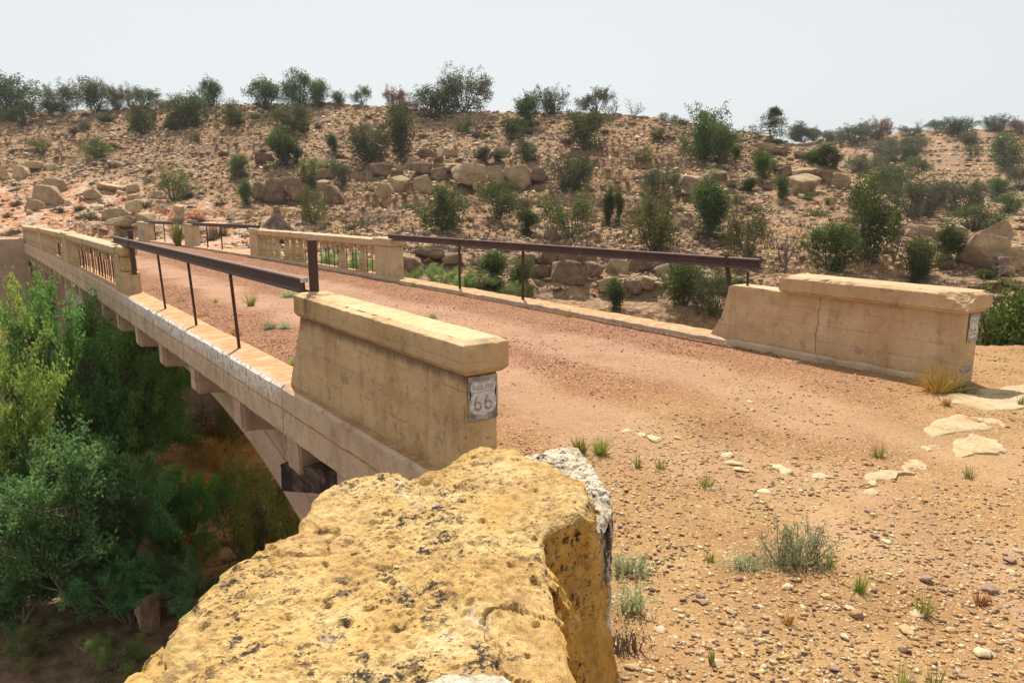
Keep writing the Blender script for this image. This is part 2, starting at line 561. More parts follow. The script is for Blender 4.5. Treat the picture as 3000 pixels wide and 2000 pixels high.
def concrete(name, a, b, c, lines=0.19, efflor=False, board=True, stain=0.5, crack_y=None, drip_y=None):
    s = NT(name, 0.93, 0.15)
    W = s.W
    base = s.ramp(s.noise(W, 2.2, 7, 0.65), [(0.3, a), (0.5, b), (0.72, c)])
    base = s.mix(s.ramp(s.noise(W, 22, 6, 0.7), [(0.48, 0.0), (0.75, 0.4)]), base, tuple(x * 0.6 for x in a))
    base = s.mix(s.ramp(s.noise(W, 6, 7, 0.75), [(0.54, 0.0), (0.64, 0.6)]), base, (.20, .145, .10))
    base = s.mix(s.ramp(s.noise(s.map(W, (1, 1, 2.5)), 3.1, 6, 0.7), [(0.60, 0.0), (0.68, 0.5)]), base, (.60, .50, .36))
    base = s.mix(s.ramp(s.noise(W, 0.9, 4, 0.6), [(0.45, 0.0), (0.7, 0.35)]), base, tuple(min(1, x * 1.2) for x in c))
    z = s.xyz(W)
    h = s.noise(W, 30, 5, 0.7)
    if board:
        wz = s.math('ADD', z[2], s.math('MULTIPLY', s.noise(W, 1.3, 3, 0.6), 0.035))
        fr = s.math('FRACT', s.math('DIVIDE', wz, lines))
        ln = s.ramp(fr, [(0.0, 1.0), (0.045, 0.0), (0.955, 0.0), (1.0, 1.0)])
        brk = s.ramp(s.noise(s.map(W, (1, 1.2, 6)), 3.0, 5, 0.7), [(0.42, 0.0), (0.62, 1.0)])
        ln = s.math('MULTIPLY', ln, brk)
        base = s.mix(s.math('MULTIPLY', ln, 0.45), base, tuple(x * 0.42 for x in a))
        h = s.math('SUBTRACT', h, s.math('MULTIPLY', ln, 0.9))
        tone = s.ramp(s.noise(s.map(W, (0.05, 0.08, 5.3)), 1.0, 1, 0.5), [(0.4, 0.0), (0.6, 0.28)])
        base = s.mix(tone, base, tuple(x * 0.8 for x in a))
    # rain streaks
    stv = s.noise(s.map(W, (7, 7, 0.55)), 1.0, 6, 0.65)
    base = s.mix(s.ramp(stv, [(0.54, 0.0), (0.76, stain * .75)]), base, (.17, .12, .085))
    base = s.mix(s.ramp(s.noise(s.map(W, (5, 5, 0.4)), 1.0, 5, 0.6), [(0.6, 0.0), (0.78, 0.4)]), base, (.52, .43, .30))
    # pin holes and cracks
    vh = s.vor(W, 16)
    hole = s.math('MULTIPLY', s.ramp(vh.outputs['Distance'], [(0.09, 1.0), (0.15, 0.0)]), s.ramp(s.xyz(vh.outputs['Color'])[0], [(0.72, 0.0), (0.74, 1.0)]))
    base = s.mix(s.math('MULTIPLY', hole, 0.75), base, (.09, .06, .045))
    wc = s.t.nodes.new("ShaderNodeVectorMath"); wc.operation = 'ADD'
    s.L(W, wc.inputs[0])
    nz = s.t.nodes.new("ShaderNodeVectorMath"); nz.operation = 'SCALE'; nz.inputs['Scale'].default_value = 0.30
    s.L(s.noise(W, 2.6, 5, 0.6, out='Color'), nz.inputs[0]); s.L(nz.outputs[0], wc.inputs[1])
    vc = s.vor(wc.outputs[0], 0.85, 'DISTANCE_TO_EDGE')
    crk = s.math('MULTIPLY', s.ramp(vc.outputs['Distance'], [(0.001, 1.0), (0.006, 0.0)]), s.ramp(s.noise(W, 1.1, 3), [(0.56, 0.0), (0.62, 1.0)]))
    base = s.mix(s.math('MULTIPLY', crk, 0.45), base, (.10, .07, .05))
    h = s.math('SUBTRACT', h, s.math('ADD', hole, s.math('MULTIPLY', crk, 0.7)))
    if crack_y is not None:
        yy = s.math('ADD', z[1], s.math('MULTIPLY', s.math('SUBTRACT', s.noise(W, 7, 5, 0.65), 0.5), 0.16))
        cr_ = s.math('MULTIPLY', s.step(s.math('ABSOLUTE', s.math('SUBTRACT', yy, crack_y)), 0.013, 0.004), s.step(z[2], -1.15, -1.22))
        base = s.mix(s.math('MULTIPLY', cr_, 0.65), base, (.12, .07, .045))
        h = s.math('SUBTRACT', h, cr_)
    if drip_y is not None:
        yy = s.math('ABSOLUTE', s.math('SUBTRACT', z[1], drip_y))
        dr_ = s.math('MULTIPLY', s.math('MULTIPLY', s.step(yy, 0.13, 0.03), s.step(z[2], -1.5, -1.0)), s.ramp(s.noise(s.map(W, (12, 12, 1.2)), 1.0, 5, 0.7), [(0.38, 0.0), (0.58, 0.8)]))
        base = s.mix(dr_, base, (.10, .07, .055))
        cap_ = s.math('MULTIPLY', s.step(s.math('ADD', z[2], s.math('MULTIPLY', s.noise(s.map(W, (8, 8, 1)), 1.0, 6, 0.75), 0.22)), -1.16, -1.07), s.step(z[2], -1.155, -1.165))
        base = s.mix(s.math('MULTIPLY', cap_, 0.8), base, (.15, .10, .07))
    if efflor:
        rel = s.math('ADD', z[2], s.math('MULTIPLY', s.math('MULTIPLY', z[1], z[1]), 0.00028))   # height above the cambered deck edge = rel + 1.90
        drip = s.noise(s.map(W, (10, 10, 1.6)), 1.0, 5, 0.7)
        top = s.step(s.math('ADD', rel, s.math('MULTIPLY', s.math('SUBTRACT', drip, 0.5), 0.55)), -2.24, -1.97)
        win = s.math('MULTIPLY', s.step(z[1], 7.2, 7.9), s.step(z[1], 20.0, 13.5))
        lich = s.math('MULTIPLY', s.math('MULTIPLY', top, win), s.ramp(s.noise(W, 9, 6, 0.75), [(0.43, 0.0), (0.50, 1.0)]))
        lich = s.math('MULTIPLY', lich, s.step(z[0], 2.60, 2.52))
        blk = s.math('MULTIPLY', s.math('MULTIPLY', top, win), s.ramp(s.noise(W, 13, 5, 0.7), [(0.5, 0.0), (0.62, 0.7)]))
        blk = s.math('MULTIPLY', blk, s.step(z[0], 2.56, 2.50))
        base = s.mix(blk, base, (.12, .105, .095))
        base = s.mix(s.math('MULTIPLY', lich, 0.8), base, (.80, .78, .77))
        # iron-stained top of the kerb
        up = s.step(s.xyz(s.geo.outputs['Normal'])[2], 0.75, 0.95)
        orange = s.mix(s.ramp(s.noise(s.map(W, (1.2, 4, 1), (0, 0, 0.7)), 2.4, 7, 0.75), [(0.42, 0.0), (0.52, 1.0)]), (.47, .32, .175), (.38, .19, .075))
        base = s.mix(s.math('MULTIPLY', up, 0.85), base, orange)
    nb = s.bump(h, 0.5, 0.006)
    nb = s.bump(s.noise(W, 5, 6, 0.65), 0.25, 0.03, nb)
    return s.done(base, nb)


def rock_material(name, a, b, c, lichen=0.5, scale=1.0, pits=False, strata=False, world_=False):
    s = NT(name, 0.95, 0.1)
    W = s.W if world_ else s.O
    if not world_:
        o = s.t.nodes.new("ShaderNodeVectorMath"); o.operation = 'ADD'
        s.L(s.O, o.inputs[0])
        info = s.t.nodes.new("ShaderNodeObjectInfo"); s.L(info.outputs['Location'], o.inputs[1]); W = o.outputs[0]
    base = s.ramp(s.noise(W, 2.5 * scale, 8, 0.65), [(0.3, a), (0.5, b), (0.7, c)])
    base = s.mix(s.ramp(s.noise(W, 11 * scale, 5, 0.65), [(0.45, 0.0), (0.75, 0.5)]), base, tuple(x * 0.62 for x in a))
    if strata:
        zz = s.noise(s.map(W, (0.6, 0.6, 5)), 1.0 * scale, 6, 0.7, 0.8)
        base = s.mix(s.ramp(zz, [(0.50, 0.0), (0.70, 0.4)]), base, tuple(x * 0.55 for x in a))
    lm = s.math('MULTIPLY', s.ramp(s.noise(W, 9 * scale, 8, 0.75), [(0.55, 0.0), (0.64, lichen)]), s.ramp(s.noise(W, 1.1 * scale, 3, 0.6), [(0.42, 0.0), (0.62, 1.0)]))
    base = s.mix(lm, base, (.055, .045, .042))
    h = s.math('ADD', s.noise(W, 7 * scale, 8, 0.7), s.math('MULTIPLY', s.noise(W, 40 * scale, 4, 0.7), 0.25))
    nb = None
    if pits:
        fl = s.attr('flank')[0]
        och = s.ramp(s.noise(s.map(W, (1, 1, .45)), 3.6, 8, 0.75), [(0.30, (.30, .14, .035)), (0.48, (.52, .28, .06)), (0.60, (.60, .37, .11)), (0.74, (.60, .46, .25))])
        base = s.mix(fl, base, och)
        gran = s.ramp(s.noise(W, 34, 7, 0.8), [(0.42, 0.0), (0.60, 0.75)])
        base = s.mix(s.math('MULTIPLY', gran, s.ramp(s.noise(W, 1.9, 5, 0.65), [(0.40, 0.25), (0.60, 1.0)])), base, tuple(x * 0.5 for x in a))
        brown = s.ramp(s.noise(W, 3.3, 7, 0.7), [(0.52, 0.0), (0.63, 0.7)])
        base = s.mix(s.math('MULTIPLY', brown, s.ramp(s.noise(W, 26, 6, 0.8), [(0.38, 0.1), (0.58, 1.0)])), base, (.27, .16, .075))
        for sc_, thr, lo in ((17, 0.70, 0.50), (33, 0.60, 0.47), (70, 0.55, 0.45)):
            wv = s.t.nodes.new("ShaderNodeVectorMath"); wv.operation = 'ADD'
            sv = s.t.nodes.new("ShaderNodeVectorMath"); sv.operation = 'SCALE'; sv.inputs['Scale'].default_value = 1.1 / sc_
            s.L(s.noise(W, sc_ * 1.7, 3, 0.6, out='Color'), sv.inputs[0]); s.L(W, wv.inputs[0]); s.L(sv.outputs[0], wv.inputs[1])
            v = s.vor(wv.outputs[0], sc_)
            gate = s.ramp(s.noise(W, 2.4, 6, 0.7), [(lo, 0.0), (lo + .10, 1.0)])
            pit = s.math('MULTIPLY', s.math('MULTIPLY', s.ramp(v.outputs['Distance'], [(0.16, 1.0), (0.30, 0.0)]), s.ramp(s.xyz(v.outputs['Color'])[0], [(thr, 0.0), (thr + .03, 1.0)])), gate)
            base = s.mix(s.math('MULTIPLY', pit, 0.85), base, (.045, .028, .018))
            h = s.math('SUBTRACT', h, s.math('MULTIPLY', pit, 0.9))
        blk = s.math('MULTIPLY', s.ramp(s.noise(W, 17, 8, 0.82), [(0.53, 0.0), (0.565, 0.95)]), s.ramp(s.noise(W, 2.3, 6, 0.7), [(0.46, 0.0), (0.54, 1.0)]))
        base = s.mix(blk, base, (.035, .03, .028))
        grey = s.ramp(s.noise(W, 2.1, 6, 0.7), [(0.62, 0.0), (0.68, 0.75)])
        base = s.mix(s.math('MULTIPLY', grey, s.ramp(s.noise(W, 12, 4, 0.6), [(0.45, 0.0), (0.6, 1.0)])), base, (.50, .45, .43))
        h = s.math('ADD', h, s.math('MULTIPLY', s.noise(W, 90, 5, 0.75), 0.35))
    nb = s.bump(h, 0.75, 0.035 / scale) if not pits else s.bump(s.math('ADD', h, s.math('MULTIPLY', s.noise(W, 160, 3, 0.7), 0.3)), 1.0, 0.009)
    return s.done(base, nb)


def leaf_material(name, a, b, c, trans=0.25, seed_scale=1.6):
    s = NT(name, 0.75, 0.15)
    r = s.rand()
    col = s.ramp(s.noise(s.O, seed_scale, 3, 0.6), [(0.3, a), (0.5, b), (0.72, c)])
    col = s.mix(s.ramp(s.noise(s.O, 22, 3, 0.6), [(0.42, 0.0), (0.62, 0.75)]), col, c)
    col = s.mix(s.ramp(s.noise(s.O, 9, 3, 0.6), [(0.50, 0.0), (0.66, 0.6)]), col, a)
    hs = s.t.nodes.new("ShaderNodeHueSaturation"); s.L(col, hs.inputs['Color'])
    s.L(s.math('ADD', s.math('MULTIPLY', r, 0.05), 0.475), hs.inputs['Hue'])
    s.L(s.math('ADD', s.math('MULTIPLY', r, 0.5), 0.75), hs.inputs['Value'])
    col = hs.outputs['Color']
    s.done(col)
    tr = s.t.nodes.new("ShaderNodeBsdfTranslucent"); s.L(col, tr.inputs['Color'])
    mx = s.t.nodes.new("ShaderNodeMixShader"); mx.inputs[0].default_value = trans
    out = s.t.nodes['Material Output']
    s.L(s.b.outputs[0], mx.inputs[1]); s.L(tr.outputs[0], mx.inputs[2]); s.L(mx.outputs[0], out.inputs['Surface'])
    return s.m


def bark_material(name, a, b):
    s = NT(name, 0.95, 0.1)
    n = s.noise(s.map(s.O, (9, 9, 1.6)), 1.0, 5, 0.7)
    return s.done(s.ramp(n, [(0.35, a), (0.65, b)]), s.bump(n, 0.6, 0.01))


def metal_material(name, base, worn):
    s = NT(name, 0.62, 0.35)
    n = s.noise(s.W, 6, 7, 0.7)
    col = s.ramp(n, [(0.3, tuple(x * .7 for x in base)), (0.55, base), (0.75, tuple(x * 1.6 for x in base))])
    up = s.step(s.xyz(s.geo.outputs['Normal'])[2], 0.6, 0.95)
    col = s.mix(s.math('MULTIPLY', up, s.ramp(s.noise(s.W, 2.5, 5, 0.6), [(0.3, 0.5), (0.7, 1.0)])), col, worn)
    return s.done(col, s.bump(s.noise(s.W, 45, 5, 0.7), 0.3, 0.004))


def plain_material(name, a, b, scale=30, rough=0.9):
    s = NT(name, rough, 0.15)
    n = s.noise(s.W, scale, 5, 0.65)
    return s.done(s.ramp(n, [(0.35, a), (0.65, b)]), s.bump(n, 0.3, 0.004))


M = {}
M['ground'] = ground_material()
M['wall'] = concrete('tan_concrete', (.40, .25, .115), (.54, .375, .205), (.60, .45, .27), 0.21, drip_y=6.82)
M['wall_pink'] = concrete('pinkish_concrete', (.42, .27, .15), (.53, .36, .21), (.60, .44, .275), 0.19, crack_y=5.2)
M['deck'] = concrete('deck_concrete', (.40, .285, .19), (.52, .385, .265), (.60, .465, .33), 0.26, efflor=True, board=False)
M['under'] = concrete('arch_concrete', (.38, .265, .19), (.49, .355, .26), (.56, .42, .31), 0.22, stain=0.35)
M['under_dark'] = concrete('shaded_abutment_concrete', (.19, .125, .09), (.25, .165, .12), (.31, .21, .15), 0.13, stain=0.5)  # shade on the recessed far abutment is put into this darker concrete colour
M['grey_conc'] = concrete('grey_pier_concrete', (.34, .29, .24), (.43, .37, .30), (.50, .43, .35), 0.3, stain=0.4)
M['broken'] = rock_material('broken_concrete', (.42, .27, .12), (.54, .38, .18), (.60, .47, .27), 0.25, 2.5, world_=True)
M['balus'] = concrete('baluster_concrete', (.40, .29, .17), (.50, .37, .22), (.55, .43, .28), 0.3, board=False, stain=0.6)
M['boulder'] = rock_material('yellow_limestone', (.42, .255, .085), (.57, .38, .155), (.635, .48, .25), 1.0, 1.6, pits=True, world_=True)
M['white_rock'] = rock_material('pale_pitted_limestone', (.47, .39, .285), (.62, .54, .41), (.70, .63, .50), 0.95, 2.2, pits=True, world_=True)
M['sandstone'] = rock_material('sandstone', (.26, .18, .11), (.37, .27, .165), (.48, .365, .23), 0.8, 1.3, strata=True)
M['brown_rock'] = rock_material('brown_sandstone', (.14, .09, .06), (.22, .145, .095), (.36, .25, .155), 0.8, 1.3, strata=True)
M['pale_rock'] = rock_material('pale_slab_rock', (.36, .255, .14), (.47, .35, .21), (.55, .43, .28), 0.5, 2.0)
M['rail'] = metal_material('rusty_rail_steel', (.070, .033, .028), (.16, .095, .085))
M['rod'] = plain_material('rusty_rod_steel', (.045, .026, .022), (.10, .05, .036), 40, 0.7)
M['bright_edge'] = plain_material('bare_cut_steel', (.45, .45, .45), (.62, .62, .62), 60, 0.5)
M['bark'] = bark_material('juniper_bark', (.085, .06, .048), (.19, .145, .115))
M['deadwood'] = bark_material('dead_grey_wood', (.13, .095, .08), (.25, .195, .165))
M['twig'] = bark_material('pale_twig_bark', (.20, .155, .12), (.36, .29, .23))
M['leaf_j'] = leaf_material('juniper_scale_leaves', (.024, .040, .012), (.066, .096, .024), (.155, .185, .044), 0.35)
M['leaf_l'] = leaf_material('yellowish_juniper_leaves', (.075, .095, .025), (.125, .148, .036), (.19, .20, .055))
M['leaf_o'] = leaf_material('greyish_juniper_leaves', (.045, .055, .026), (.085, .10, .042), (.15, .16, .065), 0.35)
M['leaf_b'] = leaf_material('russet_leaves', (.13, .065, .032), (.20, .105, .05), (.28, .16, .07))
M['leaf_w'] = leaf_material('willow_leaves', (.065, .160, .055), (.12, .255, .085), (.21, .36, .12), 0.4, 1.0)
M['leaf_y'] = leaf_material('sunlit_yellow_green_leaves', (.13, .20, .04), (.23, .30, .055), (.40, .42, .10), 0.45, 1.0)  # sunlight on the left-edge foliage is put into this leaf colour
M['leaf_c'] = leaf_material('dark_canyon_leaves', (.065, .155, .038), (.13, .27, .065), (.25, .40, .10), 0.45, 1.0)
M['leaf_v'] = leaf_material('fresh_green_leaves', (.12, .20, .045), (.20, .30, .07), (.32, .42, .12), 0.4, 1.0)
M['leaf_g'] = leaf_material('sunlit_gold_leaves', (.55, .30, .05), (.68, .42, .08), (.74, .52, .14), 0.4, 1.0)  # sunlit undergrowth of the gap under the arch, its light put into the colour
M['leaf_t'] = leaf_material('olive_bush_leaves', (.12, .15, .03), (.22, .25, .05), (.36, .37, .09), 0.4, 1.0)
M['grass_g'] = leaf_material('green_grass', (.16, .20, .03), (.27, .30, .06), (.42, .40, .13), 0.3, 6)
M['grass_y'] = leaf_material('dry_golden_grass', (.30, .15, .03), (.42, .225, .05), (.50, .32, .10), 0.3, 6)
M['sage'] = leaf_material('sage_leaves', (.30, .335, .175), (.42, .45, .25), (.60, .60, .38), 0.25, 6)
M['scrub'] = leaf_material('dry_scrub_twigs', (.075, .055, .042), (.14, .10, .072), (.25, .185, .12), 0.1, 4)
M['scrub_g'] = leaf_material('scrub_leaves', (.085, .105, .03), (.14, .155, .045), (.22, .215, .08), 0.2, 4)
M['basalt'] = rock_material('dark_spoil', (.05, .034, .03), (.09, .062, .053), (.15, .105, .085), 0.4, 4.0)
M['paint_w'] = plain_material('white_stencil_paint', (.48, .455, .42), (.70, .69, .67), 38, 0.85)
M['paint_g'] = plain_material('grey_spray_paint', (.15, .155, .17), (.44, .41, .38), 13, 0.85)
M['paint_k'] = plain_material('dark_stencil_paint', (.17, .155, .145), (.38, .35, .33), 34, 0.85)


def timber_material():
    s = NT("weathered_timber", 0.85, 0.2)
    w = s.noise(s.map(s.O, (14, 0.9, 14)), 1.0, 6, 0.7, 0.6)
    col = s.ramp(w, [(0.35, (.02, .013, .010)), (0.5, (.085, .055, .042)), (0.7, (.21, .15, .115))])
    burn = s.ramp(s.noise(s.O, 2.2, 4, 0.6), [(0.46, 0.0), (0.56, 0.9)])
    return s.done(s.mix(burn, col, (.012, .008, .007)), s.bump(w, 0.6, 0.02))


M['timber'] = timber_material()

# ------------------------------------------------------------------ terrain mesh (one sheet to the horizon)
def red_mask(x, y):
    u, d = u_d(x, y)
    up = d - d_base(u)
    n = fbm(x / 5, y / 5, o=4, seed=70); n2 = fbm(x / 2, y / 2, o=3, seed=71)
    red = smooth(980, 700, u + 200 * n) * smooth(27, 12, up + 12 * n + (u - 300) * 0.012) * smooth(-20, -6, up) * smooth(-0.45, 0.0, n2 + 0.5 * n + 0.18)
    red = np.maximum(red, 0.75 * smooth(80, 30, np.abs(u - 870 + 90 * n2)) * smooth(8, 2, up) * smooth(-3, 0, up))
    return red


def build_ground():
    cen = YAW
    azs = np.concatenate([np.linspace(cen - math.pi, cen - 0.86, 60)[:-1], np.linspace(cen - 0.86, cen + 0.86, 900), np.linspace(cen + 0.86, cen + math.pi, 60)[1:-1]])
    rs = [0.4]
    while rs[-1] < 125: rs.append(rs[-1] * (1.0055 if 27 < rs[-1] < 100 else 1.0088) + 0.002)
    while rs[-1] < 6000: rs.append(rs[-1] * 1.03)
    rs = np.array(rs)
    A, R = np.meshgrid(azs, rs)
    X, Y = R * np.sin(A), R * np.cos(A)
    Z = terrain(X.ravel(), Y.ravel()).reshape(X.shape)
    # flatten the country behind the camera and beyond the ridges
    Z = np.where(R > 900, 4.0, Z)
    na, nr = len(azs), len(rs)
    V = np.stack([X, Y, Z], -1).reshape(-1, 3)
    V = np.vstack([V, [[0, 0, -1.98]]])
    i = np.arange(nr - 1)[:, None] * na; j = np.arange(na)[None, :]; j2 = (j + 1) % na
    F = np.stack([i + j, i + na + j, i + na + j2, i + j2], -1).reshape(-1, 4)
    cidx = len(V) - 1
    cap = np.stack([np.full(na, cidx), j[0], j2[0], j2[0]], -1)
    me = mesh("ground", V, F, M['ground'], smooth_=False)
    # zones: soil kinds, and where the canyon's light and shade are painted
    x, y = V[:, 0], V[:, 1]
    u, d = u_d(x, y)
    db = d_base(u)
    n = fbm(x / 5, y / 5, o=4, seed=70); n2 = fbm(x / 2, y / 2, o=3, seed=71)
    up = (d - db)
    red = red_mask(x, y)
    r = rim_dist(x, y)
    sand = smooth(0.6, -0.4, r + 0.3 * n2)
    yr = np.interp(x, [-60, 2.5, 8.5, 12, 20, 30, 39, 60, 120], [52, 50.2, 31, 31, 30, 23, 16, 0, -40])
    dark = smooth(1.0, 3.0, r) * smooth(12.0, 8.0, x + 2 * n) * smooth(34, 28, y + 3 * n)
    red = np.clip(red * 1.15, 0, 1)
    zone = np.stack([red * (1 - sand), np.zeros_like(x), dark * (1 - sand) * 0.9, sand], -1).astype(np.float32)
    at = me.color_attributes.new('zone', 'FLOAT_COLOR', 'POINT')
    at.data.foreach_set('color', zone.ravel())
    return meta(link("ground", me), kind='structure')


build_ground()


def build_road():
    xs = np.linspace(2.84, 8.14, 56); ys = np.concatenate([np.linspace(1.2, 20, 150), np.linspace(20.2, 62, 120)])
    Xg, Yg = np.meshgrid(xs, ys)
    # it fans out where it leaves the far end
    fan = smooth(50, 62, Yg)
    Xg = Xg + (Xg - 5.5) * fan * 0.8 - 3.0 * fan
    crown = 0.05 * (1 - ((Xg - 5.5) / 2.65) ** 2)
    Zg = zdeck(np.minimum(Yg, 52)) - 0.055 + crown + 0.012 * fbm(Xg * 1.5, Yg * 1.5, o=3, seed=81) + 0.006 * fbm(Xg * 9, Yg * 9, o=2, seed=82)
    gz = np.where(Yg < 10, plat_z(Xg, Yg), terrain(Xg.ravel(), Yg.ravel()).reshape(Xg.shape))
    b = smooth(6.6, 4.2, Yg)                      # run down onto the plateau soil at the near end
    Zg = Zg * (1 - b) + (gz + 0.006 - 0.05 * smooth(2.6, 1.4, Yg)) * b
    ed_ = np.minimum(Xg - xs[0], xs[-1] - Xg)
    Zg = Zg - 0.06 * smooth(0.30, 0.0, ed_ + 0.06 * fbm(Xg * 3, Yg * 3, o=2, seed=84)) * smooth(6.4, 4.6, Yg)
    b2 = smooth(50, 60, Yg)
    Zg = Zg * (1 - b2) + (gz + 0.02) * b2
    n, m = Xg.shape
    V = np.stack([Xg, Yg, Zg], -1).reshape(-1, 3)
    i = np.arange(n - 1)[:, None] * m; j = np.arange(m - 1)[None, :]
    F = np.stack([i + j, i + j + 1, i + m + j + 1, i + m + j], -1).reshape(-1, 4)
    me = mesh("gravel_road", V, F, M['ground'], smooth_=True)
    x, y = V[:, 0], V[:, 1]
    nn = fbm(x / 1.6, y / 1.6, o=3, seed=83)
    rd = smooth(2.2, 8.2, y + 1.6 * nn + 0.35 * (x - 5)) * smooth(62, 46, y + 3 * nn) * 0.97
    zone = np.stack([np.zeros_like(x), rd, np.zeros_like(x), np.ones_like(x)], -1).astype(np.float32)
    at = me.color_attributes.new('zone', 'FLOAT_COLOR', 'POINT')
    at.data.foreach_set('color', zone.ravel())
    return meta(link("gravel_road", me), kind='structure')


build_road()


def road_z(x, y):
    return zdeck(min(y, 52)) - 0.055 + 0.05 * (1 - ((x - 5.5) / 2.65) ** 2)


def top_z(x, y):
    if 2.84 < x < 8.14 and y > 6.0: return road_z(x, y)
    return zg(x, y)


# ------------------------------------------------------------------ the bridge
Y0, Y1 = 7.5, 50.0
bridge = thing("concrete_bridge", "weathered concrete arch bridge with gravel deck spanning the bushy canyon", "bridge")
joints = [7.5 + 2.22 * k for k in range(20)]


def jin(y):
    return 0.022 if min(abs(y - j) for j in joints) < 0.018 else 0.0


ys = sorted(set([4.25, 50.0] + [j + e for j in joints for e in (-0.022, -0.014, 0.014, 0.022) if 4.3 < j + e < 50] + list(np.arange(4.4, 50, 0.16))))
# left edge: kerb + fascia (with its groove), deck slab, right kerb
prof_l = [(2.86, 0.0), (2.47, 0.0), (2.445, -0.03), (2.445, -0.235), (2.462, -0.245), (2.442, -0.255), (2.442, -0.505), (2.86, -0.505)]
link("edge_beam", sweep("edge_beam", prof_l, ys, zdeck, M['deck'], jin, jitter=0.012, seed=2), bridge)
prof_r = [(8.5, 0.025), (8.16, 0.025), (8.125, 0.0), (8.12, -0.5), (8.5, -0.5)][::-1]
link("kerb", sweep("kerb", prof_r, list(np.arange(3.6, 50.1, 0.18)), zdeck, M['deck'], None, jitter=0.022, seed=5), bridge)
link("deck_slab", sweep("deck_slab", [(8.115, -0.12), (2.865, -0.12), (2.865, -0.45), (8.115, -0.45)], list(np.arange(5.5, 50.1, 0.6)), zdeck, M['under']), bridge)


def bracket_mesh(w, long=1.25, dep=0.40):
    bm = bmesh.new()
    hexa(bm, [(2.47, -w / 2, -dep), (2.47 + long, -w / 2, -dep - 0.12), (2.47 + long, w / 2, -dep - 0.12), (2.47, w / 2, -dep),
              (2.47, -w / 2, 0), (2.47 + long, -w / 2, 0), (2.47 + long, w / 2, 0), (2.47, w / 2, 0)])
    # chamfer the outer lower edge of the nose
    es = [e for e in bm.edges if all(abs(v.co.x - 2.47) < 1e-4 for v in e.verts)]
    bmesh.ops.bevel(bm, geom=es, offset=0.035, segments=2, affect='EDGES')
    rough(bm, 0.12, 0.004, 0.012, 0, 11)
    return bm_mesh("bracket", bm, M['under'])


bm_ = bracket_mesh(0.37)
yb = 9.31
k = 0
while yb < 48.5:
    link("bracket", bm_, bridge, (0, yb, zdeck(yb) - 0.505))
    yb += 2.25 if yb < 24 else 1.95
# the hollow by the abutment: a short column and the timber wedged in behind it
bm = bmesh.new(); box_bm(bm, 2.48, 2.84, 7.2, 7.55, -2.80, -2.43, 0.03); rough(bm, 0.12, 0.004, 0.012, 0, 4)
link("bracket", bm_mesh("bracket", bm, M['under']), bridge)


# arch ring
def arch_pts():
    inn, out = [], []
    yc, zc_, R = 19.6, -2.98, None
    for t in np.linspace(-1, 1, 49):
        y = yc + t * 14.6
        a = abs(y - yc)
        z = -2.98 - 0.00006 * a ** 4
        inn.append((y, z))
        out.append((y, min(-2.42 - 0.00028 * y * y + 0.0, z + 0.38 + 0.010 * a)))
    return inn, out


inn, out = arch_pts()
bm = bmesh.new()
L0, L1 = 2.92, 7.9
ring = []
for (y, z), (y2, z2) in zip(inn, out):
    ring.append([bm.verts.new(p) for p in ((L0, y, z), (L1, y, z), (L1, y2, z2), (L0, y2, z2))])
for a, b in zip(ring[:-1], ring[1:]):
    for i in range(4):
        bm.faces.new((a[i], a[(i + 1) % 4], b[(i + 1) % 4], b[i]))
bm.faces.new(ring[0]); bm.faces.new(ring[-1][::-1])
link("arch", bm_mesh("arch", bm, M['under']), bridge)
# spandrel walls over the haunches, set back behind the ring face
for (ya, yb_, xf) in ((6.3, 12.4, 2.935), (27.0, 34.2, 2.98)):
    bm = bmesh.new()
    n = 14
    lo, hi = [], []
    for i in range(n + 1):
        y = ya + (yb_ - ya) * i / n
        a = abs(y - 19.6)
        z = -2.98 - 0.00006 * a ** 4 + 0.25
        lo.append((y, min(z, -2.60 - 0.00028 * y * y))); hi.append((y, -2.375 - 0.00028 * y * y))
    for i in range(n):
        hexa(bm, [(xf, lo[i][0], lo[i][1]), (7.84, lo[i][0], lo[i][1]), (7.84, lo[i + 1][0], lo[i + 1][1]), (xf, lo[i + 1][0], lo[i + 1][1]),
                  (xf, hi[i][0], hi[i][1]), (7.84, hi[i][0], hi[i][1]), (7.84, hi[i + 1][0], hi[i + 1][1]), (xf, hi[i + 1][0], hi[i + 1][1])])
    bmesh.ops.remove_doubles(bm, verts=bm.verts, dist=1e-4)
    link("spandrel_wall", bm_mesh("spandrel_wall", bm, M['under']), bridge)
# near abutment under the parapet
bm = bmesh.new()
hexa(bm, [(2.44, 4.16, -6.5), (8.3, 4.16, -6.5), (8.3, 6.15, -6.5), (2.44, 6.15, -6.5), (2.452, 4.20, -2.408), (8.3, 4.20, -2.408), (8.3, 6.15, -2.408), (2.452, 6.15, -2.408)])
rough(bm, 0.2, 0.006, 0.012, 0.01, 8)
link("abutment", bm_mesh("abutment", bm, M['under']), bridge)
# far pier and far abutment wall with wing
bm = bmesh.new(); box_bm(bm, 2.62, 8.0, 26.2, 31.2, -9, -2.68, 0.03)
link("pier", bm_mesh("pier", bm, M['grey_conc']), bridge)
bm = bmesh.new(); box_bm(bm, 3.15, 7.9, 31.4, 49.6, -9, -2.75, 0.0)
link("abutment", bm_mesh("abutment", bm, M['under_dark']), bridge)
bm = bmesh.new()
hexa(bm, [(-9, 48.9, -9), (3.1, 48.9, -9), (3.1, 49.7, -9), (-9, 49.7, -9), (-9, 48.9, -2.30), (2.44, 48.9, -2.30), (2.44, 49.7, -2.30), (-9, 49.7, -2.30)])
rough(bm, 0.5, 0.02, 0.03, 0.03, 9)
link("wing_wall", bm_mesh("wing_wall", bm, M['under']), bridge)

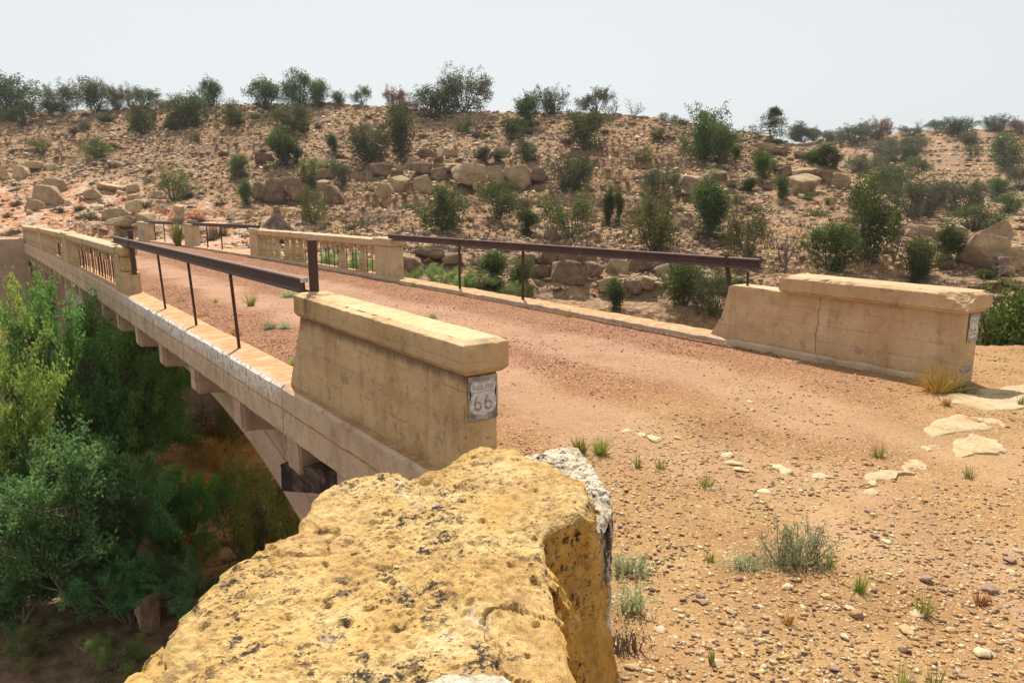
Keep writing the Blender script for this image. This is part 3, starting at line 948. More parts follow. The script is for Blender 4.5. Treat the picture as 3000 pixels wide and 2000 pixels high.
bm = bmesh.new()
hexa(bm, [(2.52, 6.20, -2.70), (2.85, 6.20, -2.70), (2.85, 7.9, -3.12), (2.52, 7.9, -3.19), (2.52, 6.20, -2.45), (2.85, 6.20, -2.45), (2.85, 7.9, -2.84), (2.52, 7.9, -2.88)])
bmesh.ops.subdivide_edges(bm, edges=bm.edges[:], cuts=4, use_grid_fill=True)
for v in bm.verts:
    v.co += Vector((0.02, 0.0, 0.02)) * float(fbm(v.co.x * 6, v.co.y * 1.5, v.co.z * 9, seed=3))
meta(link("timber_beam", bm_mesh("timber_beam", bm, M['timber'])), "dark weathered timber wedged under the bridge edge beside the abutment", "timber")


# ------------------------------------------------------------------ painted route markers
def poly_mesh(name, polys, mats, mi):
    bm = bmesh.new()
    for k, p in enumerate(polys):
        vs = [bm.verts.new(q) for q in p]
        f = bm.faces.new(vs); f.material_index = mi[k]
    bmesh.ops.triangulate(bm, faces=[f for f in bm.faces if len(f.verts) > 4])
    me = bpy.data.meshes.new(name)
    bm.to_mesh(me); bm.free()
    for m in mats: me.materials.append(m)
    return me


SHIELD_R = [(0.0, 0.955), (0.10, 0.935), (0.22, 0.93), (0.30, 0.955), (0.335, 0.975), (0.375, 0.94), (0.47, 0.80), (0.455, 0.74), (0.425, 0.66), (0.42, 0.58), (0.445, 0.50), (0.475, 0.40),
            (0.48, 0.30), (0.455, 0.20), (0.40, 0.12), (0.30, 0.07), (0.18, 0.055), (0.07, 0.03), (0.0, 0.0)]
FONT_CACHE = {}


def text_polys(txt):
    if txt not in FONT_CACHE:
        cu = bpy.data.curves.new("lettering", 'FONT'); cu.body = txt; cu.size = 1.0; cu.align_x = 'CENTER'
        ob = bpy.data.objects.new("lettering", cu); COL.objects.link(ob)
        bpy.context.view_layer.update()
        dg = bpy.context.evaluated_depsgraph_get()
        me = bpy.data.meshes.new_from_object(ob.evaluated_get(dg))
        co = [v.co[:] for v in me.vertices]
        FONT_CACHE[txt] = [[(co[i][0], co[i][1]) for i in p.vertices] for p in me.polygons]
        bpy.data.objects.remove(ob); bpy.data.curves.remove(cu); bpy.data.meshes.remove(me)
    return FONT_CACHE[txt]


def six(cx, cz, s):
    """stencilled 6: two half rings with a bridge between, and a slanting stem"""
    out = []
    for a0, a1 in ((8, 172), (188, 352)):
        n = 12
        for i in range(n):
            t0, t1 = math.radians(a0 + (a1 - a0) * i / n), math.radians(a0 + (a1 - a0) * (i + 1) / n)
            ro, ri = 0.5 * s, 0.27 * s
            out.append([(cx + ro * math.cos(t0), cz + ro * math.sin(t0)), (cx + ro * math.cos(t1), cz + ro * math.sin(t1)),
                        (cx + ri * math.cos(t1), cz + ri * math.sin(t1)), (cx + ri * math.cos(t0), cz + ri * math.sin(t0))])
    out.append([(cx - 0.50 * s, cz + 0.10 * s), (cx - 0.28 * s, cz + 0.36 * s), (cx - 0.02 * s, cz + 1.02 * s), (cx - 0.22 * s, cz + 1.00 * s), (cx - 0.46 * s, cz + 0.46 * s)])
    return out


def route_sign(parent, x0, x1, y, z0, z1, seed):
    """sprayed grey patch, white shield, stencilled ROUTE / 66 on the end face (faces -Y)"""
    w, h = x1 - x0, z1 - z0
    rng = random.Random(seed)
    def at(u, v, dy): return (x0 + u * w, y - dy, z0 + v * h)
    ring = []
    for i in range(48):
        t = i / 48 * 4
        sd, f = int(t), t - int(t)
        p = [(f, 0), (1, f), (1 - f, 1), (0, 1 - f)][sd]
        ring.append((0.5 + (p[0] - 0.5) * (1.0 + rng.uniform(-.05, .0)), 0.5 + (p[1] - 0.5) * (1.06 + rng.uniform(-.05, .03))))
    patch = poly_mesh("painted_sign", [[at(u, v, 0.003) for u, v in ring]], [M['paint_g']], [0])
    po = link("painted_sign", patch, parent, label="grey sprayed patch with a white route shield")
    sh = [(0.5 + a * 0.92, 0.07 + b * 0.88) for a, b in SHIELD_R] + [(0.5 - a * 0.92, 0.07 + b * 0.88) for a, b in reversed(SHIELD_R[1:-1])]
    link("shield", poly_mesh("shield", [[at(u, v, 0.005) for u, v in sh]], [M['paint_w']], [0]), po)
    polys = []
    for p in text_polys("ROUTE"):
        polys.append([at(0.5 + q[0] * 0.205, 0.69 + q[1] * 0.165 , 0.007) for q in p])
    polys.append([at(0.13, 0.635, .007), at(0.47, 0.637, .007), at(0.47, 0.648, .007), at(0.13, 0.646, .007)])
    polys.append([at(0.52, 0.637, .007), at(0.86, 0.637, .007), at(0.86, 0.648, .007), at(0.52, 0.648, .007)])
    # inner border ticks of the shield
    inner = [(0.5 + sx * a * 0.83, 0.10 + b * 0.82) for sx in (1, -1) for a, b in SHIELD_R]
    half = len(SHIELD_R)
    for q in (inner[:half], inner[half:]):
        for i in (0, 1, 3, 5, 8, 10, 11, 13):
            (ua, va), (ub, vb) = q[i], q[i + 1]
            dx, dz = (ub - ua), (vb - va); ln = math.hypot(dx, dz) + 1e-6
            nx, nz = -dz / ln * 0.008, dx / ln * 0.008
            polys.append([at(ua + nx, va + nz, .007), at(ub + nx, vb + nz, .007), at(ub - nx, vb - nz, .007), at(ua - nx, va - nz, .007)])
    for cx in (0.325, 0.665):
        for p in six(cx, 0.315, 0.27):
            polys.append([at(0.5 + (u - 0.5), 0.315 + (v - 0.315) * 0.85, 0.007) for u, v in p])
    link("lettering", poly_mesh("lettering", polys, [M['paint_k']], [0] * len(polys)), po)


def cap_bm(x0, x1, y0, y1, zb, zt, ch=0.05, lo=0.035):
    """parapet cap: chamfered top arrises, undercut foot"""
    bm = bmesh.new()
    rings = [(zb, lo), (zb + lo * 1.1, 0.0), (zt - ch * 0.55, 0.0), (zt, ch)]
    R = []
    for z, i in rings:
        R.append([bm.verts.new(p) for p in ((x0 + i, y0 + i, z), (x1 - i, y0 + i, z), (x1 - i, y1 - i, z), (x0 + i, y1 - i, z))])
    for a, b in zip(R[:-1], R[1:]):
        for i in range(4): bm.faces.new((a[i], a[(i + 1) % 4], b[(i + 1) % 4], b[i]))
    bm.faces.new(R[0][::-1]); bm.faces.new(R[-1])
    return bm


# near parapet wall
wall = thing("parapet_wall", "solid tan concrete parapet wall with a capping, right behind the yellow boulder", "wall", group=None)
bm = bmesh.new()
hexa(bm, [(2.545, 4.13, -2.6), (2.825, 4.13, -2.6), (2.825, 7.52, -1.92), (2.545, 7.52, -1.92), (2.555, 4.13, -1.158), (2.815, 4.13, -1.158), (2.815, 7.15, -1.158), (2.555, 7.15, -1.158)])
rough(bm, 0.06, 0.005, 0.012, 0.012, 21)
link("wall_body", bm_mesh("wall_body", bm, M['wall']), wall)
bm = cap_bm(2.505, 2.865, 4.06, 7.17, -1.16, -0.925, 0.05)
rough(bm, 0.05, 0.004, 0.016, 0.006, 22)
link("wall_cap", bm_mesh("wall_cap", bm, M['wall']), wall)
route_sign(wall, 2.575, 2.815, 4.13 - 0.006, -1.475, -1.185, 4)

# right parapet wall: lower uncapped end and broken corner
wall2 = thing("parapet_wall", "pinkish concrete parapet wall with a chipped cap corner on the far side of the road", "wall")
bm = bmesh.new()
hexa(bm, [(8.21, 3.58, -2.0), (8.60, 3.58, -2.0), (8.60, 6.85, -1.92), (8.21, 6.85, -1.92), (8.23, 3.58, -1.185), (8.58, 3.58, -1.185), (8.58, 6.55, -1.185), (8.23, 6.55, -1.185)])
rough(bm, 0.06, 0.005, 0.012, 0.012, 31)
for v in bm.verts:      # ragged hollow of the far end
    t = (v.co.y - 6.4) / 0.45
    if t > 0:
        zz = (v.co.z + 1.92) / 0.74
        v.co.y -= 0.10 * math.sin(max(0, min(1, zz)) * math.pi) * min(1, t) + 0.02 * float(fbm(v.co.x * 8, v.co.y * 8, v.co.z * 8))
link("wall_body", bm_mesh("wall_body", bm, M['wall_pink']), wall2)
bm = cap_bm(8.125, 8.66, 3.50, 5.72, -1.19, -0.975, 0.055)
rough(bm, 0.026, 0.004, 0.018, 0.006, 32)
cor = Vector((8.13, 3.50, -0.98))
cn = Vector((0.62, 0.42, -0.66)).normalized()
for v in bm.verts:
    q = (v.co - cor).dot(cn)
    lim = 0.115 + 0.022 * float(fbm(v.co.x * 14, v.co.y * 14, v.co.z * 14, seed=5)) + 0.012 * float(fbm(v.co.x * 45, v.co.y * 45, v.co.z * 45, seed=6))
    if q < lim: v.co += cn * (lim - q)
link("wall_cap", bm_mesh("wall_cap", bm, M['wall_pink']), wall2)
bm = bmesh.new(); box_bm(bm, 8.17, 8.70, 3.46, 3.90, -2.25, -1.985, 0.02); rough(bm, 0.08, 0.006, 0.03, 0, 33)
link("plinth", bm_mesh("plinth", bm, M['wall_pink']), wall2)
route_sign(wall2, 8.345, 8.58, 3.58 - 0.006, -1.50, -1.215, 9)
# old spray smudge near the foot of the end face
sm = []
rng = random.Random(3)
for i in range(26):
    t = i / 26 * 2 * math.pi
    sm.append((8.42 + 0.155 * math.cos(t) * rng.uniform(.8, 1.05), 3.58 - 0.009, -1.80 + 0.035 * math.sin(t) * rng.uniform(.6, 1.2) - 0.02 * math.cos(t)))
link("paint_smudge", poly_mesh("paint_smudge", [sm], [M['paint_g']], [0]), wall2)


# ------------------------------------------------------------------ balustrades
def lathe(profile, seg=14, sq=()):
    bm = bmesh.new(); R = []
    for i, (r, z) in enumerate(profile):
        R.append([bm.verts.new((r * math.cos(2 * math.pi * k / seg), r * math.sin(2 * math.pi * k / seg), z)) for k in range(seg)])
    for a, b in zip(R[:-1], R[1:]):
        for k in range(seg): bm.faces.new((a[k], a[(k + 1) % seg], b[(k + 1) % seg], b[k]))
    bm.faces.new(R[0][::-1]); bm.faces.new(R[-1])
    return bm


bm = lathe([(0.085, 0.10), (0.105, 0.12), (0.105, 0.145), (0.075, 0.165), (0.085, 0.19), (0.115, 0.24), (0.122, 0.29), (0.112, 0.34), (0.088, 0.41), (0.070, 0.48), (0.064, 0.54), (0.078, 0.565), (0.082, 0.59), (0.066, 0.61), (0.095, 0.655), (0.10, 0.665)])
box_bm(bm, -0.125, 0.125, -0.125, 0.125, 0.0, 0.10, 0.01)
box_bm(bm, -0.115, 0.115, -0.115, 0.115, 0.665, 0.735, 0.008)
BAL = bm_mesh("baluster", bm, M['balus'])
bm = lathe([(0.045, 0.50), (0.07, 0.53), (0.078, 0.575), (0.082, 0.59), (0.066, 0.61), (0.095, 0.655), (0.10, 0.665)])
box_bm(bm, -0.115, 0.115, -0.115, 0.115, 0.665, 0.735, 0.008)
for v in bm.verts:
    if v.co.z < 0.56: v.co.z += 0.05 * float(fbm(v.co.x * 20, v.co.y * 20, seed=2))
STUB = bm_mesh("baluster", bm, M['balus'])
V, F = [], []
tube(V, F, [(0, 0, 0), (0.004, 0.006, .25), (-0.004, 0.0, .5), (0, 0.004, .74)], [0.011] * 4, 6)
ROD = mesh("reinforcing_rod", V, F, M['rod'])


def pillar_bm(bm, x0, x1, y0, y1, top, cap=True):
    zb = zdeck((y0 + y1) / 2)
    box_bm(bm, x0, x1, y0, y1, zb - 0.02, top - (0.19 if cap else 0), 0.015)
    if cap: box_bm(bm, x0 - 0.035, x1 + 0.035, y0 - 0.035, y1 + 0.035, top - 0.187, top, 0.03)


def rail_sweep(x0, x1, ya, yb_, mat, seed):
    prof = [(x1, 0.735), (x0, 0.735), (x0 - 0.03, 0.77), (x0 - 0.03, 0.90), (x0 + 0.02, 0.925), (x1 - 0.02, 0.925), (x1 + 0.03, 0.90), (x1 + 0.03, 0.77)]
    return sweep("handrail", prof, list(np.arange(ya, yb_, 0.2)) + [yb_], zdeck, mat, jitter=0.012, seed=seed)


def balustrade(name, label, xc, bays, pillars, seed, mat):
    t = thing("balustrade", label, "balustrade")
    rng = random.Random(seed)
    for (ya, yb_, top, cap, broken) in pillars:
        bm = bmesh.new()
        if broken:
            zb = zdeck(ya)
            box_bm(bm, xc - 0.17, xc + 0.16, ya, ya + 0.36, zb - 0.02, zb + 0.42, 0.015)
            box_bm(bm, xc - 0.168, xc + 0.13, ya + 0.364, yb_, zb - 0.02, zb + 0.74, 0.015)
            rough(bm, 0.07, 0.008, 0.03, 0, seed)
            link("pillar", bm_mesh("pillar", bm, M['wall']), t, label="broken front pillar with its core exposed")
            bm = bmesh.new()
            box_bm(bm, xc - 0.155, xc + 0.15, ya + 0.20, ya + 0.362, zb + 0.421, zb + 0.74, 0.05)
            box_bm(bm, xc - 0.19, xc + 0.17, ya + 0.05, ya + 0.55, zb + 0.742, zb + 0.955, 0.07)
            rough(bm, 0.06, 0.03, 0.04, 0, seed + 1)
            link("broken_cap", bm_mesh("broken_cap", bm, M['broken']), t)
        else:
            pillar_bm(bm, xc - 0.17, xc + 0.17, ya, yb_, zdeck((ya + yb_) / 2) + 0.955)
            rough(bm, 0.12, 0.005, 0.015, 0, seed + int(ya))
            link("pillar", bm_mesh("pillar", bm, mat), t)
    for (ya, yb_, full, stub, rods) in bays:
        link("handrail", rail_sweep(xc - 0.15, xc + 0.15, ya, yb_, mat, seed + int(ya)), t)
        for y in full: link("baluster", BAL, t, (xc, y, zdeck(y)))
        for y in stub: link("baluster", STUB, t, (xc, y, zdeck(y)), label="broken baluster stub hanging under the handrail")
        for y in rods: link("reinforcing_rod", ROD, t, (xc + rng.uniform(-.03, .03), y, zdeck(y)))
    return t


fr = lambda a, b, s: [a + s * i for i in range(int((b - a) / s) + 1)]
balustrade("left", "long concrete balustrade on the left side, bare rods showing in its nearest bay", 2.66,
           [(18.0, 27.62, [26.3, 26.95], [25.2, 24.3, 23.4, 21.9, 20.6, 19.1], fr(19.0, 26.0, 0.27)),
            (28.70, 37.62, [29.4, 30.1, 33.5, 34.9, 35.6, 36.3, 37.0], [30.8, 31.5, 32.2], fr(30.6, 33.0, 0.3)),
            (38.5, 49.2, fr(39.0, 48.8, 0.62), [], [])],
           [(17.15, 18.15, -1, True, True), (27.62, 28.70, -1, True, False), (37.62, 38.5, -1, True, False), (49.2, 50.1, -1, True, False)], 41, M['balus'])
balustrade("right", "short concrete balustrade with missing balusters on the right side of the deck", 8.36,
           [(17.40, 26.75, [18.48, 19.80, 23.0, 23.65, 24.25, 25.2, 25.85, 26.4], [17.84, 19.2, 20.4, 21.1, 21.75, 22.4], [17.86, 18.2, 18.85, 19.16, 19.48, 20.11, 20.43, 20.76, 21.07, 21.4, 21.73, 22.06, 22.66])],
           [(16.50, 17.40, -1, True, False), (26.75, 27.65, -1, True, False)], 51, M['balus'])
for (ya, yb_, lab) in ((36.2, 37.7, "pale stone-coloured concrete pillar beside the tall green weed at the far end"), (46.2, 49.4, "wide concrete pillar with grey paint at the far end of the right side")):
    t = thing("concrete_pillar", lab, "pillar")
    bm = bmesh.new()
    pillar_bm(bm, 8.19, 8.53, ya, yb_, zdeck(ya) + 0.93, cap=False); rough(bm, 0.2, 0.006, 0.02, 0, int(ya))
    link("shaft", bm_mesh("shaft", bm, M['balus']), t)
    bm = bmesh.new(); box_bm(bm, 8.155, 8.565, ya - 0.035, yb_ + 0.035, zdeck(ya) + 0.93, zdeck(ya) + 1.10 - 0.12, 0.02)
    link("pillar_cap", bm_mesh("pillar_cap", bm, M['balus']), t)
    if ya > 40:
        sm = []
        for i in range(30):
            a = i / 30 * 2 * math.pi
            sm.append((8.19 - 0.006, 48.1 + 0.9 * math.cos(a) * rng.uniform(.75, 1.05), zdeck(48) + 0.42 + 0.25 * math.sin(a) * rng.uniform(.6, 1.2)))
        link("paint_smudge", poly_mesh("paint_smudge", [sm], [M['paint_g']], [0]), t)


# ------------------------------------------------------------------ old railway rails used as guard rails
RAILP = [(-0.062, 0), (0.062, 0), (0.062, 0.012), (0.012, 0.026), (0.009, 0.092), (0.034, 0.102), (0.036, 0.128), (0.026, 0.138), (-0.026, 0.138), (-0.036, 0.128), (-0.034, 0.102), (-0.009, 0.092), (-0.012, 0.026), (-0.062, 0.012)]


def rail_mesh(p0, p1, bend=0.0, n=14):
    p0, p1 = np.array(p0), np.array(p1)
    V, F = [], []
    m = len(RAILP)
    d = (p1 - p0) / np.linalg.norm(p1 - p0)
    side = np.cross(d, [0, 0, 1]); side /= np.linalg.norm(side); upv = np.cross(side, d)
    for i in range(n + 1):
        t = i / n
        c = p0 + (p1 - p0) * t - np.array([0, 0, bend * math.sin(math.pi * t)])
        V += [c + side * a + upv * b for a, b in RAILP]
    for i in range(n):
        for k in range(m):
            F.append((i * m + k, i * m + (k + 1) % m, (i + 1) * m + (k + 1) % m, (i + 1) * m + k))
    F.append(tuple(range(m))[::-1]); F.append(tuple(range(n * m, n * m + m)))
    bm = bmesh.new(); vs = [bm.verts.new(v) for v in V]
    for f in F: bm.faces.new([vs[i] for i in f])
    return bm_mesh("rail", bm, M['rail'])


def bar(x, y, z0, z1, wx=0.03, wy=0.03, lean=(0, 0), mat='rod'):
    bm = bmesh.new()
    hexa(bm, [(x - wx, y - wy, z0), (x + wx, y - wy, z0), (x + wx, y + wy, z0), (x - wx, y + wy, z0)] +
         [(x + a * wx + lean[0], y + b * wy + lean[1], z1) for a, b in ((-1, -1), (1, -1), (1, 1), (-1, 1))])
    bmesh.ops.bevel(bm, geom=bm.edges[:], offset=0.004, segments=1, affect='EDGES')
    return bm_mesh("post", bm, M['rail'] if mat == 'rail' else M['rod'])


g = thing("guard_rail", "rusty railway-rail guard rail on thin posts between the near wall and the broken pillar", "railing")
link("rail", rail_mesh((2.63, 18.9, -1.03), (2.63, 7.20, -0.935), 0.0), g)
for y in (9.82, 12.05, 14.25): link("post", bar(2.69, y, zdeck(y) - 0.03, -1.035 + 0.0 * y + (18.9 - y) / 11.7 * 0.095 - 0.0, 0.016, 0.022, (-0.05, 0.0)), g)
link("post", bar(2.70, 7.12, -0.95, -0.425, 0.045, 0.014, (0.0, 0.0), 'rail'), g, label="tall flat steel bar standing on the wall end")
link("post", bar(2.70, 17.10, -1.60, -0.70, 0.045, 0.03, (-0.01, 0.0), 'rail'), g, label="tall steel bar fixed to the broken pillar")
bm = bmesh.new(); box_bm(bm, 2.59, 2.67, 7.185, 7.196, -0.935 + .095, -0.935 + .143, 0.004)
link("cut_end", bm_mesh("cut_end", bm, M['bright_edge']), g)
bm = bmesh.new(); box_bm(bm, 2.60, 2.68, 16.95, 17.25, -1.06, -0.88, 0.01)
link("clamp", bm_mesh("clamp", bm, M['rail']), g)

g = thing("guard_rail", "rusty railway-rail guard rail on the right side reaching over the low wall end", "railing")
link("rail", rail_mesh((8.27, 16.75, -1.065), (8.27, 6.11, -0.945), 0.0), g)
for y in (11.27, 13.5): link("post", bar(8.27, y, zdeck(y) - 0.02, -1.06 + (16.75 - y) / 10.6 * 0.12 + .13, 0.02, 0.022), g)
link("post", bar(8.29, 6.60, -1.20, -0.78, 0.022, 0.024, (-0.03, 0.05)), g, label="leaning post standing on the low end of the wall")
link("post", bar(8.36, 6.36, -1.20, -1.00, 0.012, 0.014), g, label="short cut-off rod on the low end of the wall")
V, F = [], []
tube(V, F, [(8.24, 16.7, -1.075), (8.24, 16.7, -1.02)], [0.05, 0.05], 8)
link("clamp", mesh("clamp", V, F, M['rail']), g)

g = thing("guard_rail", "thin dark rail between the far pillars on the right side", "railing")
link("rail", rail_mesh((8.3, 47.9, -1.60), (8.3, 36.9, -1.36)), g)
link("rail", rail_mesh((8.3, 36.88, -1.36), (8.3, 26.85, -1.175)), g)
for y in (45.0, 42.6, 40.6, 34.0, 31.75): link("post", bar(8.3, y, zdeck(y), -1.185 - (y - 26.85) * 0.0187, 0.022, 0.03), g)
link("post", bar(8.3, 26.82, -1.13, -0.93, 0.015, 0.02), g)


# ------------------------------------------------------------------ rocks
def ico(sub):
    bm = bmesh.new(); bmesh.ops.create_icosphere(bm, subdivisions=sub, radius=1.0)
    V = np.array([v.co[:] for v in bm.verts]); F = np.array([[v.index for v in f.verts] for f in bm.faces])
    bm.free(); return V, F


ICO = {k: ico(k) for k in (1, 2, 3, 4, 5)}


def rock_shape(seed, sub=3, blocky=0.5, noise=0.10, planes=14):
    rs = np.random.RandomState(seed)
    V, F = ICO[sub]
    N = rs.normal(size=(planes, 3)); N /= np.linalg.norm(N, axis=1)[:, None]
    D = rs.uniform(0.62, 0.95, planes)
    ax = np.array([[1, 0, 0], [-1, 0, 0], [0, 1, 0], [0, -1, 0], [0, 0, 1], [0, 0, -1.]])
    ax = ax + rs.normal(size=ax.shape) * 0.16; ax /= np.linalg.norm(ax, axis=1)[:, None]
    N = np.vstack([N, ax]); D = np.concatenate([D, rs.uniform(0.42, 0.62, 6) + (1 - blocky) * 0.4])
    dot = V @ N.T
    r = np.where(dot > 0.05, D[None, :] / np.maximum(dot, 0.05), 9).min(1)
    P = V * r[:, None]
    o = rs.uniform(0, 50)
    P = P * (1 + noise * fbm(P[:, 0] * 1.8 + o, P[:, 1] * 1.8, P[:, 2] * 1.8, o=5, seed=seed, g=0.62)[:, None])
    P = P * (1 - 0.9 * noise * np.clip(1 - np.abs(fbm(P[:, 0] * 1.3 + o, P[:, 1] * 1.3, P[:, 2] * 2.6, o=3, seed=seed + 4)) / 0.06, 0, 1)[:, None])
    e = P.max(0) - P.min(0)
    P = (P - (P.max(0) + P.min(0)) / 2) / e * 1.0           # unit box
    return P, F


def hull_shape(seed, n=9, box=0.0, sub=0, noise=0.0):
    """broken angular stone: convex hull of scattered points, faces kept flat"""
    r_ = np.random.RandomState(seed)
    P = r_.normal(size=(n, 3)); P /= np.linalg.norm(P, axis=1)[:, None]
    P *= r_.uniform(.75, 1.0, n)[:, None]
    P = np.sign(P) * np.abs(P) ** (1 - box)
    bm = bmesh.new()
    for p in P: bm.verts.new(p)
    r = bmesh.ops.convex_hull(bm, input=bm.verts[:])
    bmesh.ops.delete(bm, geom=[v for v in bm.verts if not v.link_faces], context='VERTS')
    if sub:
        bmesh.ops.bevel(bm, geom=bm.edges[:], offset=0.05, segments=1, affect='EDGES')
        for _ in range(sub): bmesh.ops.subdivide_edges(bm, edges=bm.edges[:], cuts=1, use_grid_fill=True)
    bmesh.ops.triangulate(bm, faces=bm.faces[:])
    bmesh.ops.recalc_face_normals(bm, faces=bm.faces[:])
    bm.verts.index_update()
    V = np.array([v.co[:] for v in bm.verts]); F = np.array([[v.index for v in f.verts] for f in bm.faces]); bm.free()
    if noise:
        o = seed * .37
        nrm = V / np.linalg.norm(V, axis=1)[:, None]
        V = V + nrm * (noise * (fbm(V[:, 0] * 2.5 + o, V[:, 1] * 2.5, V[:, 2] * 4.5, o=5, seed=seed, g=.6) - 0.8 * np.clip(1 - np.abs(fbm(V[:, 0] * 1.4 + o, V[:, 1] * 1.4, V[:, 2] * 3, o=3, seed=seed + 4)) / .05, 0, 1)))[:, None]
    e = V.max(0) - V.min(0)
    return (V - (V.max(0) + V.min(0)) / 2) / e, F


ROCKS = {}
for matn in ('sandstone', 'brown_rock', 'pale_rock'):
    for i in range(5):
        P, F_ = hull_shape(100 + i * 7, 15, 0.45, 3, 0.075)
        ROCKS[matn, i] = mesh("boulder", P, F_, M[matn], smooth_=False)


def hill_rock(px, py, w, h, matn, name, label, group=None, depth=0.85, rz=None, seed=0, sink=0.22):
    p = cast(px, py)
    if p is None: return None
    d = p @ FWD
    W_, H_ = w * d / FPX, h * d / FPX
    rs = random.Random(int(px * 7 + py))
    o = link(name, ROCKS[matn, rs.randrange(5)])
    o.location = (p[0], p[1], p[2] + H_ * (0.5 - sink * 0.5))
    o.scale = (W_ * 1.08, W_ * depth, H_ * (1 + sink))
    o.rotation_euler = (rs.uniform(-.2, .2), rs.uniform(-.2, .2), (-YAW + rs.uniform(-.6, .6)) if rz is None else rz)
    return meta(o, label, "rock", group)


def z1(x, y, w, h): return (x * .4253, 150 + y * .4253, w * .4253, h * .4253)
def z2(x, y, w, h): return (1000 + x * .4253, 150 + y * .4253, w * .4253, h * .4253)
def z3(x, y, w, h): return (2000 + x * .4253, 250 + y * .4253, w * .4253, h * .4253)


